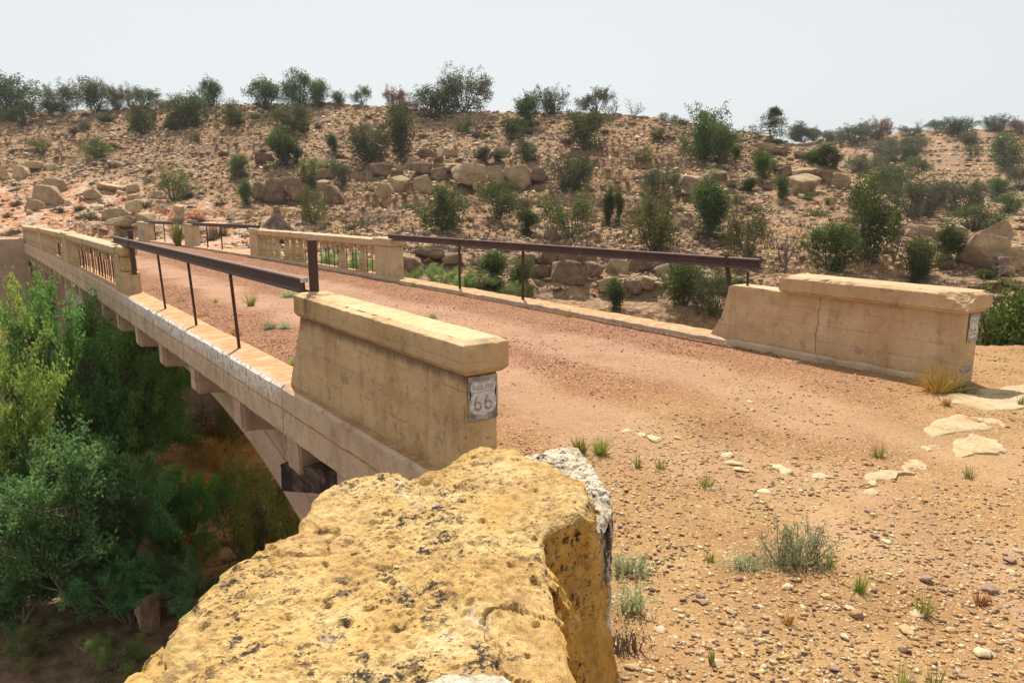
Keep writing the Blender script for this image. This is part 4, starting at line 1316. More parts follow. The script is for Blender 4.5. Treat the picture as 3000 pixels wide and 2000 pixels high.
BL = [
    (z2(1215, 940, 175, 140), 'sandstone', "large rounded pale boulder in the middle of the hillside ledge"),
    (z2(900, 915, 260, 130), 'sandstone', "broad pale sandstone block left of the rounded ledge boulder"),
    (z2(680, 895, 120, 90), 'brown_rock', "squarish brown block at the left end of the middle ledge"),
    (z2(1065, 905, 110, 110), 'sandstone', None), (z2(555, 850, 150, 75), 'brown_rock', None), (z2(1355, 895, 130, 75), 'brown_rock', "dark flat-topped block just right of the rounded ledge boulder"),
    (z2(300, 995, 115, 85), 'sandstone', "dark-fronted block lying below the ledge left of the three green junipers"), (z2(415, 975, 120, 110), 'sandstone', None), (z2(570, 990, 110, 110), 'sandstone', None), (z2(945, 960, 62, 60), 'sandstone', None),
    (z2(290, 850, 170, 80), 'brown_rock', None), (z2(400, 825, 110, 40), 'sandstone', None), (z2(600, 735, 150, 50), 'brown_rock', None), (z2(740, 730, 110, 40), 'sandstone', None), (z2(1100, 710, 110, 40), 'sandstone', None),
    (z2(1255, 1062, 80, 45), 'sandstone', None), (z2(1450, 1300, 110, 70), 'brown_rock', "dark block standing below the yellowish juniper above the right rail"), (z2(820, 830, 200, 50), 'sandstone', None),
    (z2(1420, 1470, 150, 100), 'brown_rock', None), (z2(1570, 1470, 150, 100), 'brown_rock', None), (z2(1710, 1470, 130, 90), 'brown_rock', None), (z2(1380, 1560, 170, 100), 'brown_rock', None),
    (z2(1570, 1580, 240, 140), 'brown_rock', "largest dark block of the canyon ledge seen under the right rail"), (z2(1745, 1560, 120, 110), 'brown_rock', None), (z2(1890, 1530, 150, 90), 'sandstone', None), (z2(2060, 1500, 170, 70), 'brown_rock', None), (z2(2200, 1540, 130, 70), 'sandstone', None),
    (z2(1280, 1480, 160, 80), 'brown_rock', None), (z2(600, 1420, 200, 60), 'brown_rock', None), (z2(480, 1500, 170, 80), 'brown_rock', None), (z2(760, 1450, 160, 60), 'brown_rock', None),
    (z2(1840, 1660, 140, 80), 'sandstone', None), (z2(2000, 1680, 120, 80), 'brown_rock', None), (z2(2100, 1620, 150, 70), 'sandstone', None),
    (z3(838, 740, 195, 120), 'sandstone', "big lichen-spotted rounded boulder on the shoulder of the hill, right"),
    (z3(700, 620, 90, 60), 'brown_rock', None), (z3(840, 645, 160, 75), 'sandstone', None), (z3(960, 660, 110, 75), 'brown_rock', None), (z3(1085, 690, 140, 85), 'sandstone', None), (z3(580, 455, 130, 55), 'sandstone', None), (z3(660, 470, 110, 40), 'brown_rock', None),
    (z3(60, 730, 180, 110), 'sandstone', None), (z3(250, 650, 110, 60), 'brown_rock', None), (z3(820, 500, 110, 40), 'sandstone', None), (z3(910, 520, 90, 40), 'sandstone', None),
    (z3(2040, 1225, 290, 190), 'sandstone', "big angular pale boulder pile's lowest block behind the right wall"), (z3(1975, 1075, 120, 65), 'pale_rock', "small pale slab resting on top of the angular boulders at right"),
    (z3(2250, 1245, 190, 130), 'sandstone', "dark-faced boulder at the right edge beside the angular pale block"), (z3(2190, 1310, 120, 130), 'brown_rock', None), (z3(2320, 1130, 60, 40), 'pale_rock', None),
    (z3(1480, 1020, 180, 60), 'sandstone', None), (z3(1650, 1015, 190, 55), 'sandstone', None), (z3(1880, 1060, 150, 100), 'sandstone', None), (z3(1720, 1060, 120, 50), 'brown_rock', None),
    (z3(2260, 1505, 300, 85), 'brown_rock', "long dark ledge slab just right of the chipped wall corner"), (z3(2100, 1400, 150, 50), 'brown_rock', None), (z3(2270, 1400, 160, 50), 'sandstone', None), (z3(2200, 1570, 260, 50), 'sandstone', None), (z3(2290, 1640, 260, 50), 'sandstone', None),
    (z1(1800, 1010, 120, 95), 'brown_rock', "brown block at the left end of the ledge above the dark spoil heap"), (z1(1915, 1025, 170, 150), 'brown_rock', "pale-topped broad block in the ledge above the dark spoil heap"), (z1(2040, 1015, 150, 130), 'brown_rock', None),
    (z1(2290, 1045, 130, 120), 'brown_rock', "smooth dark rounded boulder right of the ledge above the spoil heap"), (z1(1815, 780, 120, 75), 'brown_rock', None), (z1(2230, 960, 90, 70), 'sandstone', None), (z1(2230, 870, 150, 60), 'sandstone', None),
    (z1(935, 1110, 150, 110), 'pale_rock', "large pale boulder in the left rubble slope above the far end of the bridge"), (z1(915, 1030, 100, 60), 'pale_rock', None), (z1(920, 965, 120, 70), 'pale_rock', None), (z1(1020, 900, 70, 40), 'pale_rock', None), (z1(1080, 1010, 110, 60), 'pale_rock', None),
    (z1(330, 1050, 190, 130), 'sandstone', None), (z1(400, 960, 140, 90), 'sandstone', None), (z1(250, 1095, 120, 70), 'sandstone', None), (z1(1235, 1115, 100, 70), 'pale_rock', None), (z1(150, 870, 150, 110), 'pale_rock', "pale cut block in the red bank at far left"), (z1(20, 870, 90, 100), 'pale_rock', None),
    (z1(760, 960, 220, 60), 'pale_rock', None), (z1(800, 1160, 170, 80), 'sandstone', None), (z1(860, 1240, 200, 60), 'sandstone', None), (z1(1000, 1180, 150, 70), 'sandstone', None), (z1(470, 1060, 70, 40), 'pale_rock', None), (z1(640, 1010, 110, 60), 'sandstone', None),
    (z1(240, 800, 200, 60), 'pale_rock', None), (z1(120, 460, 60, 30), 'pale_rock', None), (z1(400, 450, 60, 40), 'pale_rock', None), (z1(320, 470, 80, 40), 'pale_rock', None),
]
HRS = {m_: [mesh('hill_rock', *hull_shape(560 + i, 11, 0.3, 1, 0.06), M[m_]) for i in range(4)] for m_ in ('sandstone', 'brown_rock', 'pale_rock')}
br = random.Random(8)
for bi, (a, matn, lab) in enumerate(BL):
    for q in range(2):
        px_, py_ = a[0] + br.uniform(-.75, .75) * a[2], a[1] + br.uniform(-.05, .45) * a[3]
        p = cast(px_, py_)
        if p is None or (0.5 < p[0] < 10 and p[1] < 52): continue
        s_ = a[2] * br.uniform(.25, .55) * (p @ FWD) / FPX
        o = link('hill_rock', HRS[matn][br.randrange(4)]); o.location = (p[0], p[1], p[2] + s_ * .12); o.scale = (s_, s_ * .8, s_ * br.uniform(.4, .75)); o.rotation_euler = (br.uniform(-.3, .3), br.uniform(-.3, .3), br.uniform(0, 6.3))
        meta(o, 'broken stone lying at the foot of the hillside ledges', 'rock', 'broken stones below the ledges')
    if matn == 'pale_rock': a = (a[0], a[1], a[2] * .72, a[3] * .72)
    hill_rock(*a, matn, "boulder", lab or "weathered sandstone block half buried in the hillside", None if lab else "sandstone blocks half buried in the hillside")
# the tilted slab of the pile at right
p = cast(2905, 735)
o = link("boulder", ROCKS['sandstone', 2]); d_ = p @ FWD
o.location = (p[0], p[1], p[2] + 0.95); o.scale = (185 * .4253 * d_ / FPX * 1.25, 1.1, 165 * .4253 * d_ / FPX)
o.rotation_euler = (0.0, -0.45, -YAW); meta(o, "steeply tilted pointed pale slab on the boulder pile behind the right wall", "rock")

# dark spoil heap by the far rail
p = cast(812, 684)
d_ = p @ FWD
n = 40
V = [(0, 0, 1.0)]; F = []
for ri in range(1, 13):
    for k_ in range(n):
        a = 2 * math.pi * k_ / n; r = ri / 12
        V.append((r * math.cos(a), r * math.sin(a), (1 - r) ** 1.15 * 1.0))
V = np.array(V); V[:, 2] += 0.09 * fbm(V[:, 0] * 5, V[:, 1] * 5, o=4, seed=4); V[:, :2] *= 1 + 0.12 * fbm(V[:, 0] * 3, V[:, 1] * 3, seed=9)[:, None]
for k_ in range(n): F.append((0, 1 + k_, 1 + (k_ + 1) % n))
for ri in range(11):
    for k_ in range(n):
        a = 1 + ri * n + k_; b = 1 + ri * n + (k_ + 1) % n
        F.append((a, a + n, b + n, b))
o = link("spoil_heap", mesh("spoil_heap", V, F, M['basalt']))
o.location = (p[0], p[1], p[2] - 0.1); o.scale = (66 * d_ / FPX, 66 * d_ / FPX, 72 * d_ / FPX)
meta(o, "dark conical heap of spoil behind the right balustrade", "heap")


# foreground boulder: outline in plan, sides run down into the canyon
def plan_rock(name, pts_px, ztop, zbot, mat, label, bulge, tilt=(0, 0), nang=260, seed=1, rough_=0.03, ochre=False):
    P = np.array([onz(x, y, ztop)[:2] for x, y in pts_px])
    c = P.mean(0)
    # resample the closed outline
    Q = np.vstack([P, P[:1]]); seg = np.linalg.norm(np.diff(Q, axis=0), axis=1); s = np.concatenate([[0], np.cumsum(seg)])
    t = np.linspace(0, s[-1], nang, endpoint=False)
    O = np.stack([np.interp(t, s, Q[:, 0]), np.interp(t, s, Q[:, 1])], -1)
    nrm = O - c; nrm /= np.linalg.norm(nrm, axis=1)[:, None]
    O = O + nrm * (0.022 * fbm(O[:, 0] * 11, O[:, 1] * 11, o=4, seed=seed + 30))[:, None]
    V = [np.array([c[0], c[1], ztop])]
    NR = 120
    for i in range(1, NR + 1):
        f = i / NR
        z = ztop - 0.03 * f ** 22
        V += [np.array([*(c + (o_ - c) * f), z]) for o_ in O]
    NS = 60
    for i in range(1, NS + 1):
        f = (i / NS) ** 1.3
        z = ztop - 0.03 + (zbot - ztop) * f
        b = np.array([bulge(q, n_, f) for q, n_ in zip(O, nrm)])
        V += [np.array([*(o_ + n_ * bb), z]) for o_, n_, bb in zip(O, nrm, b)]
    V = np.array(V)
    V[:, 2] += tilt[0] * (V[:, 0] - c[0]) + tilt[1] * (V[:, 1] - c[1])
    n1 = fbm(V[:, 0] * 2.2, V[:, 1] * 2.2, V[:, 2] * 2.2, o=3, seed=seed)
    n2 = fbm(V[:, 0] * 9, V[:, 1] * 9, V[:, 2] * 9, o=4, seed=seed + 3)
    n3 = fbm(V[:, 0] * 34, V[:, 1] * 34, V[:, 2] * 34, o=3, seed=seed + 5)
    side = np.arange(len(V)) > 1 + NR * nang
    out2 = np.zeros_like(V); idx = (np.arange(len(V)) - 1) % nang
    out2[1:, :2] = nrm[idx[1:]]
    n4 = fbm(V[:, 0] * 5, V[:, 1] * 5, V[:, 2] * 5, o=4, seed=seed + 12)
    ter = np.floor((V[:, 2] * 0 + 2.2 * n4 + 1.2 * n1) * 2.0) / 2.0
    n5 = fbm(V[:, 0] * 75, V[:, 1] * 75, V[:, 2] * 75, o=2, seed=seed + 15)
    disp = rough_ * (0.7 * n1 + 0.35 * n2 + 0.26 * n3 + 0.13 * n5 + 0.35 * np.clip(np.abs(n4) * 4, 0, .6)) 
    crack = np.abs(fbm(V[:, 0] * 1.6 + 3, V[:, 1] * 1.6, V[:, 2] * 1.6, o=4, seed=seed + 9))
    disp -= rough_ * 0.5 * np.clip(1 - crack / 0.02, 0, 1)
    frac = fbm(V[:, 0] * 7, V[:, 1] * 7, V[:, 2] * 1.3, o=4, seed=seed + 21)
    disp = disp + np.where(side, rough_ * 1.7 * (frac - 0.6 * np.clip(1 - np.abs(frac) / 0.06, 0, 1)), 0.0)
    hx = V[:, 0] + .02 * n3; hy = V[:, 1] + .02 * n2
    hc = np.floor(np.stack([hx, hy], -1) / 0.11); hr = _h(hc[:, 0], hc[:, 1], hc[:, 0] * 0, seed + 40); h2 = _h(hc[:, 0], hc[:, 1], hc[:, 0] * 0, seed + 41)
    hd = np.hypot(hx / 0.11 - hc[:, 0] - .3 - .4 * h2, hy / 0.11 - hc[:, 1] - .7 + .4 * h2) * 0.11
    hole = np.where((hr > 0.72) & ~side, np.clip(1 - hd / (0.010 + 0.016 * h2), 0, 1), 0)
    V[:, 2] -= 0.03 * hole
    V[:, 2] += np.where(side, 0.2, 1.0) * disp
    V[:, :2] += np.where(side, 1.6, 0.35)[:, None] * disp[:, None] * out2[:, :2]
    F = []
    T = NR + NS
    i = np.arange(T - 1)[:, None] * nang + 1; j = np.arange(nang)[None, :]; j2 = (j + 1) % nang
    Fq = np.stack([i + j, i + nang + j, i + nang + j2, i + j2], -1).reshape(-1, 4)
    F = Fq.tolist() + [(0, 1 + k_, 1 + (k_ + 1) % nang) for k_ in range(nang)]
    me = mesh(name, V, F, mat, smooth_=False)
    bm = bmesh.new(); bm.from_mesh(me); bmesh.ops.recalc_face_normals(bm, faces=bm.faces); bm.to_mesh(me); bm.free()
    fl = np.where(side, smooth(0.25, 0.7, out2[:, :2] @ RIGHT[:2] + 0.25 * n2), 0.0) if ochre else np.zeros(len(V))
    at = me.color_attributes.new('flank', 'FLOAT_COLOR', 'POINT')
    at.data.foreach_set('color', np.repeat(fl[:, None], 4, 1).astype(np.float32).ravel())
    return meta(link(name, me), label, "rock")


def bulge_main(q, n_, f):
    r_ = n_ @ RIGHT[:2]
    return (0.03 + 0.16 * max(0, r_)) * math.sin(min(1, f * 1.5) * math.pi / 2) + 0.25 * f * max(0, -r_)


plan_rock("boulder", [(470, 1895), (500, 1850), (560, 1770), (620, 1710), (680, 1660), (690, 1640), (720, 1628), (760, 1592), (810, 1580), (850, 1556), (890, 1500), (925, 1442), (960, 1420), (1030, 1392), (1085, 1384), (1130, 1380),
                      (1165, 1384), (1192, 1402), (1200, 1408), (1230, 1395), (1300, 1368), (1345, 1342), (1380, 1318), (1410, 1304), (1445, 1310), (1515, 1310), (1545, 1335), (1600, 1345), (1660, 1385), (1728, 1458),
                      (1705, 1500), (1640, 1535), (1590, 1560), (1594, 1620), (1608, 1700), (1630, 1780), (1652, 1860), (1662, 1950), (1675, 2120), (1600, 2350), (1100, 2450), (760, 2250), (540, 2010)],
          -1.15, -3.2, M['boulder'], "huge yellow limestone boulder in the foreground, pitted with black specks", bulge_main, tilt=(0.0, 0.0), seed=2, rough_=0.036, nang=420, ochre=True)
plan_rock("rock", [(1520, 1330), (1560, 1322), (1585, 1318), (1608, 1307), (1647, 1298), (1694, 1298), (1718, 1326), (1733, 1360), (1757, 1408), (1790, 1450), (1796, 1480), (1770, 1540), (1700, 1560), (1600, 1500)],
          -1.24, -2.2, M['white_rock'], "rough whitish rock pressed against the back of the yellow boulder", lambda q, n_, f: -0.10 * f, seed=12, rough_=0.045, nang=200)
plan_rock("rock", [(1200, 2010), (1230, 1985), (1290, 1968), (1350, 1960), (1420, 1962), (1465, 1975), (1500, 2010), (1480, 2090), (1350, 2130), (1230, 2080)],
          -0.97, -1.3, M['white_rock'], "small tan rock lying on the boulder at the bottom edge", lambda q, n_, f: 0.02 * f, seed=15, rough_=0.02, nang=120)
plan_rock("rock", [(300, 2080), (360, 2000), (420, 1935), (455, 1905), (480, 1890), (500, 1930), (520, 2010), (500, 2100), (400, 2150)],
          -1.42, -3.2, M['boulder'], "lower tan slab under the left flank of the yellow boulder", lambda q, n_, f: 0.2 * f, seed=17, rough_=0.03, nang=140)

# ------------------------------------------------------------------ stones
def merge_stones(name, P, S, base, mats, mi_rng, flat=0.55, seed=0, sink_=0.12):
    """many small stones as one object"""
    rs = np.random.RandomState(seed)
    P, S = np.asarray(P), np.asarray(S)
    pick = rs.randint(len(base), size=len(P))
    mi_all = np.array([mi_rng(rs) for _ in range(len(P))], np.int32)
    VV, FF, MI, off = [], [], [], 0
    for k_, (V0, F0) in enumerate(base):
        q = np.nonzero(pick == k_)[0]
        if len(q) == 0: continue
        m = len(q); a = rs.uniform(0, 2 * math.pi, m); c, s2 = np.cos(a)[:, None], np.sin(a)[:, None]; sz_ = S[q]
        ex = sz_ * rs.uniform(.8, 1.3, m); ey = sz_ * rs.uniform(.6, 1.0, m); ez = sz_ * flat * rs.uniform(.6, 1.2, m)
        X = V0[None, :, 0] * ex[:, None]; Y = V0[None, :, 1] * ey[:, None]; Z = V0[None, :, 2] * ez[:, None]
        VV.append(np.stack([X * c - Y * s2 + P[q, 0:1], X * s2 + Y * c + P[q, 1:2], Z + P[q, 2:3] + ez[:, None] * sink_], -1).reshape(-1, 3))
        FF.append((F0[None] + (np.arange(m) * len(V0))[:, None, None]).reshape(-1, 3) + off); off += m * len(V0)
        MI.append(np.repeat(mi_all[q], len(F0)))
    return mesh(name, np.concatenate(VV), np.concatenate(FF), mats, np.concatenate(MI))


def stone_mats(pref, cols):
    out_ = []
    for i, (a, b) in enumerate(cols):
        out_.append(plain_material(f"{pref}_{i}", a, b, 25, 0.92))
    return out_


SM = stone_mats("pebble", [((.36, .235, .12), (.48, .34, .19)), ((.46, .345, .20), (.55, .43, .28)), ((.29, .165, .078), (.40, .245, .125)), ((.11, .065, .05), (.19, .115, .085)), ((.22, .145, .105), (.31, .21, .155)), ((.44, .27, .10), (.52, .345, .15))])
GM = stone_mats("chip", [((.20, .075, .05), (.30, .12, .075)), ((.30, .135, .085), (.40, .20, .13)), ((.42, .24, .16), (.55, .36, .25)), ((.12, .06, .045), (.18, .09, .065))])
HM = stone_mats("scree", [((.42, .295, .175), (.54, .405, .255)), ((.52, .40, .26), (.62, .50, .35)), ((.28, .18, .11), (.38, .26, .16)), ((.16, .11, .08), (.24, .17, .12)), ((.42, .22, .12), (.50, .29, .17))])
SH1 = [hull_shape(300 + i, 8) for i in range(14)]
SH2 = [rock_shape(330 + i, 2, 0.6, 0.10, 12) for i in range(8)]
rs = np.random.RandomState(5)


def plateau_points(n, ymin=-1.0, ymax=8.0, xmin=0.5, xmax=16.0, power=1.6):
    pts = []
    while len(pts) < n:
        d = 1.6 + (13 - 1.6) * rs.uniform(size=4000) ** power
        l = d * (-0.35 + 1.75 * rs.uniform(size=4000) ** 1.35)
        x = RIGHT[0] * l + FWDH[0] * d; y = RIGHT[1] * l + FWDH[1] * d
        r = rim_dist(x, y)
        ok = (r < -0.15) & (y < 6.5)
        a_, b_ = onz(1830, 1235, -1.97)[:2], onz(3050, 1800, -1.97)[:2]
        ab = b_ - a_; tt = np.clip(((x - a_[0]) * ab[0] + (y - a_[1]) * ab[1]) / (ab @ ab), 0, 1)
        strip = np.hypot(x - a_[0] - tt * ab[0], y - a_[1] - tt * ab[1]) < 0.45
        m = fbm(x / 1.3, y / 1.3, o=2, seed=90) + 0.45 * strip > rs.uniform(-0.6, 0.35, 4000)
        ok &= m
        pts += list(zip(x[ok], y[ok]))
    return np.array(pts[:n])


pp = plateau_points(82000)
zz = plat_z(pp[:, 0], pp[:, 1])
inroad = (pp[:, 0] > 2.84) & (pp[:, 0] < 8.14) & (pp[:, 1] > 2.6)
zz = np.where(inroad, zz + 0.006, zz)
sz = 0.006 + 0.032 * rs.uniform(size=len(pp)) ** 4
link("gravel", merge_stones("gravel", np.column_stack([pp, zz]), sz, SH1, SM, lambda r: r.choice(6, p=[.34, .20, .27, .05, .08, .06]), 0.58, 1, 0.10))["kind"] = "stuff"
bpy.data.objects["gravel"]["label"] = "loose sandy gravel and pebbles over the near ground"
# red gravel on the bridge deck
gx = rs.uniform(2.9, 8.1, 30000); gy = 3.6 + 28 * rs.uniform(size=30000) ** 1.5
trk = np.minimum(np.abs(gx + 0.5 * fbm(gx / 2, gy / 2, seed=91) - 4.35), np.abs(gx + 0.5 * fbm(gx / 2, gy / 2, seed=91) - 6.25))
keep = rs.uniform(size=30000) < np.where(trk < 0.5, 0.25, 1.0) * smooth(3.4, 8.6, gy + 1.2 * fbm(gx, gy, o=2, seed=92))
gx, gy = gx[keep], gy[keep]
gz = zdeck(gy) - 0.055 + 0.05 * (1 - ((gx - 5.5) / 2.65) ** 2)
bb = smooth(6.6, 4.2, gy)
gz = gz * (1 - bb) + (plat_z(gx, gy) + 0.006) * bb
o = link("deck_gravel", merge_stones("deck_gravel", np.column_stack([gx, gy, gz]), 0.009 + 0.022 * rs.uniform(size=len(gx)) ** 2.5, SH1, GM, lambda r: r.choice(4, p=[.38, .34, .16, .12]), 0.6, 2))
meta(o, "red-brown crushed gravel lying on the bridge deck", None, None, "stuff")

# bigger stones one can count
LOOSE = [mesh("stone", *hull_shape(400 + i, 12, 0.1, 1, 0.06), SM[i % 6]) for i in range(12)]
STONES = [(2511, 1790, 45, 32, 2), (2475, 1855, 32, 24, 1), (2900, 1715, 45, 30, 4), (2885, 1742, 50, 24, 2), (2715, 1690, 38, 30, 4), (2400, 1480, 30, 14, 0), (2560, 1500, 25, 14, 0), (2555, 1410, 34, 24, 1), (2155, 1345, 60, 16, 1), (2280, 1355, 50, 14, 1),
          (2170, 1365, 55, 16, 1), (2300, 1370, 46, 16, 1), (2400, 1385, 50, 18, 1), (2430, 1388, 34, 14, 0), (2050, 1480, 20, 12, 1), (2055, 1742, 30, 18, 4), (1910, 1720, 26, 14, 3), (1925, 1478, 22, 16, 3), (2560, 1497, 30, 14, 3), (2260, 1415, 28, 12, 3),
          (2060, 1760, 30, 18, 4), (2140, 1790, 34, 20, 0), (2420, 1740, 34, 16, 0), (2880, 1905, 60, 30, 1), (2690, 1780, 44, 26, 1), (2660, 1830, 60, 26, 0), (2105, 1940, 40, 26, 1), (1850, 1945, 46, 24, 0), (1900, 1960, 36, 20, 1), (2170, 1850, 38, 22, 0),
          (2490, 1770, 34, 12, 1), (1935, 1835, 40, 18, 1), (1905, 1800, 40, 18, 0), (2790, 1830, 34, 22, 0), (2545, 1660, 26, 14, 3), (2330, 1690, 32, 20, 0), (2225, 1680, 26, 16, 5), (2165, 1690, 24, 16, 3), (2960, 1625, 36, 18, 4), (2600, 1580, 32, 14, 1),
          (1835, 1258, 40, 12, 1), (1920, 1280, 50, 12, 1), (2010, 1315, 30, 14, 1), (2130, 1320, 46, 14, 1), (1880, 1270, 36, 12, 1), (2200, 1180, 26, 8, 1), (1985, 1275, 30, 10, 0), (2075, 1415, 26, 12, 1), (1970, 1385, 24, 10, 0), (2240, 1430, 44, 14, 1), (2550, 1438, 44, 26, 1)]
cnt = 0
for (x, y, w, h, ci) in STONES:
    p = onz(x, y, -1.97); p[2] = zg(p[0], p[1])
    d_ = p @ FWD
    o = link("stone", LOOSE[[i for i in range(12) if i % 6 == ci][cnt % 2]]); cnt += 1
    W_ = w * d_ / FPX
    H_ = max(0.3 * W_, 0.75 * h * d_ / FPX)
    o.location = (p[0], p[1], p[2] + H_ * 0.28); o.scale = (W_, W_ * 0.85, H_); o.rotation_euler = (rs.uniform(-.2, .2), rs.uniform(-.2, .2), rs.uniform(0, 6.3))
    meta(o, {0: "sandy-coloured stone lying loose on the gravel", 1: "pale cream stone lying loose on the gravel", 2: "tan stone lying loose on the gravel", 3: "dark brown stone lying loose on the gravel", 4: "greyish brown stone lying loose on the gravel", 5: "yellowish stone lying loose on the gravel"}[ci], "stone", "loose stones on the sandy ground")
pq = plateau_points(190, power=1.2)
for i, (x, y) in enumerate(pq):
    o = link("stone", LOOSE[i % 12]); s_ = 0.024 + 0.034 * rs.uniform() ** 2
    o.location = (x, y, zg(x, y) + s_ * 0.15); o.scale = (s_ * rs.uniform(.9, 1.4), s_, s_ * 0.6); o.rotation_euler = (0, 0, rs.uniform(0, 6.3))
    ci = i % 6
    meta(o, {0: "sandy-coloured stone lying loose on the gravel", 1: "pale cream stone lying loose on the gravel", 2: "tan stone lying loose on the gravel", 3: "dark brown stone lying loose on the gravel", 4: "greyish brown stone lying loose on the gravel", 5: "yellowish stone lying loose on the gravel"}[ci], "stone", "loose stones on the sandy ground")


# flat slabs of bedrock showing through the road edge at right
def slab(pts, label, h=0.05, seed=0):
    P = np.array([onz(x, y, -1.97) for x, y in pts]); c = P.mean(0)
    n = len(P); nang = 72
    Q = np.vstack([P, P[:1]]); seg = np.linalg.norm(np.diff(Q, axis=0), axis=1); s = np.concatenate([[0], np.cumsum(seg)])
    t = np.linspace(0, s[-1], nang, endpoint=False)
    O = np.stack([np.interp(t, s, Q[:, k_]) for k_ in range(3)], -1)
    V = [c.copy()]; prof = np.linspace(0, 1, 16)[1:]
    for f in prof:
        V += [c + (o_ - c) * f for o_ in O]
    V = np.array(V); rr = np.concatenate([[0], np.repeat(prof, nang)])
    V[:, :2] += 0.035 * np.stack([fbm(V[:, 0] * 16, V[:, 1] * 16, o=3, seed=seed + 7), fbm(V[:, 0] * 16 + 5, V[:, 1] * 16, o=3, seed=seed + 8)], -1) * rr[:, None]
    V[:, :2] += 0.10 * np.stack([fbm(V[:, 0] * 4, V[:, 1] * 4, o=3, seed=seed), fbm(V[:, 0] * 4 + 9, V[:, 1] * 4, o=3, seed=seed)], -1)
    g_ = terrain(V[:, 0], V[:, 1])
    top = 0.28 * h * (0.75 + 0.6 * fbm(V[:, 0] * 3, V[:, 1] * 3, o=4, seed=seed + 1) - 0.5 * np.clip(1 - np.abs(fbm(V[:, 0] * 2.2, V[:, 1] * 5, o=3, seed=seed + 2)) / 0.05, 0, 1))
    V[:, 2] = g_ + top * (1 - smooth(0.8, 1.0, rr)) - 0.03 * smooth(0.9, 1.0, rr) + 0.006 + 0.035 * np.minimum(fbm(V[:, 0] * 3.4, V[:, 1] * 3.4, o=4, seed=seed + 11) + 0.17, 0.06) - 0.002
    F = [(0, 1 + k_, 1 + (k_ + 1) % nang) for k_ in range(nang)]
    for i in range(len(prof) - 1):
        for k_ in range(nang):
            a, b = 1 + i * nang + k_, 1 + i * nang + (k_ + 1) % nang
            F.append((a, a + nang, b + nang, b))
    me = mesh("rock_slab", V, F, M['pale_rock'], smooth_=True)
    return meta(link("rock_slab", me), label, "rock slab")


slab([(2700, 1255), (2740, 1228), (2830, 1222), (2940, 1236), (2950, 1252), (2880, 1262), (2800, 1272), (2730, 1278)], "long pale bedrock slab flush with the ground, upper of the cream patches at right", 0.05, 1)
slab([(2765, 1310), (2800, 1286), (2850, 1272), (2920, 1290), (2950, 1316), (2900, 1324), (2840, 1312), (2790, 1320)], "humped cream bedrock slab below the long one at right", 0.07, 2)
slab([(2530, 1392), (2600, 1366), (2660, 1335), (2690, 1326), (2728, 1344), (2690, 1362), (2620, 1376), (2600, 1398), (2560, 1404)], "narrow tongue of cream bedrock pointing left across the gravel", 0.06, 3)
slab([(2690, 1300), (2715, 1282), (2750, 1284), (2748, 1298), (2705, 1308)], "small cream rock patch between the larger bedrock slabs", 0.05, 4)
slab([(2735, 1170), (2800, 1160), (2900, 1165), (3060, 1150), (3100, 1195), (2990, 1210), (2900, 1212), (2820, 1195), (2750, 1185)], "broad cream rock ledge at the foot of the right wall", 0.06, 5)
slab([(2870, 1150), (2940, 1135), (3020, 1132), (3120, 1130), (3130, 1150), (3000, 1160), (2900, 1164)], "thin yellowish rock ledge at the canyon rim beyond the right wall", 0.10, 6)

# hillside scree: the largest as stones, the rest as one mass
def hill_points(n, up0=-4.0, up1=1.03):
    out_ = []
    while len(out_) < n:
        u = rs.uniform(-150, 3200, 6000)
        t = rs.uniform(0, 1, 6000)
        db, dr = d_base(u), d_ridge(u)
        far2 = (u > 2250) & (rs.uniform(size=6000) < 0.75)
        db = np.where(far2, 62, db); dr = np.where(far2, 160, dr)
        d = db + up0 + (dr * up1 - db - up0) * t
        l = d * (u - PCX) / FPX * math.cos(PITCH)
        x = RIGHT[0] * l + FWDH[0] * d; y = RIGHT[1] * l + FWDH[1] * d
        onbridge = (x > 0.5) & (x < 10.2) & (y < 54)
        ok = ~onbridge
        out_ += list(zip(x[ok], y[ok], d[ok]))
    return np.array(out_[:n])


hp = hill_points(36000)
hp = hp[rs.uniform(size=len(hp)) > 0.8 * red_mask(hp[:, 0], hp[:, 1])]
hz = terrain(hp[:, 0], hp[:, 1])
hs_ = (0.08 + 0.42 * rs.uniform(size=len(hp)) ** 2.9) * np.clip(hp[:, 2] / 60, 0.7, 2.4)
o = link("scree", merge_stones("scree", np.column_stack([hp[:, :2], hz]), hs_, SH1, HM, lambda r: r.choice(5, p=[.34, .2, .22, .12, .12]), 0.6, 3))
meta(o, "small stones strewn over the rocky hillside", None, None, "stuff")
HR = [mesh("hill_rock", *hull_shape(500 + i, 11, 0.25, 1, 0.06), HM[i % 5]) for i in range(10)]
hp = hill_points(130)
HL = ["tan rock lying on the juniper hillside", "pale rock lying on the juniper hillside", "brown rock lying on the juniper hillside", "dark rock lying on the juniper hillside", "reddish rock lying on the juniper hillside"]
for i, (x, y, d) in enumerate(hp):
    o = link("hill_rock", HR[i % 10]); s_ = (0.3 + 0.45 * rs.uniform() ** 2) * min(1.5, max(.7, d / 60))
    o.location = (x, y, zg(x, y) + s_ * 0.12); o.scale = (s_ * rs.uniform(.9, 1.6), s_, s_ * rs.uniform(.45, .8)); o.rotation_euler = (rs.uniform(-.15, .15), rs.uniform(-.15, .15), rs.uniform(0, 6.3))
    meta(o, HL[i % 5], "rock", "rocks strewn on the juniper hillside")


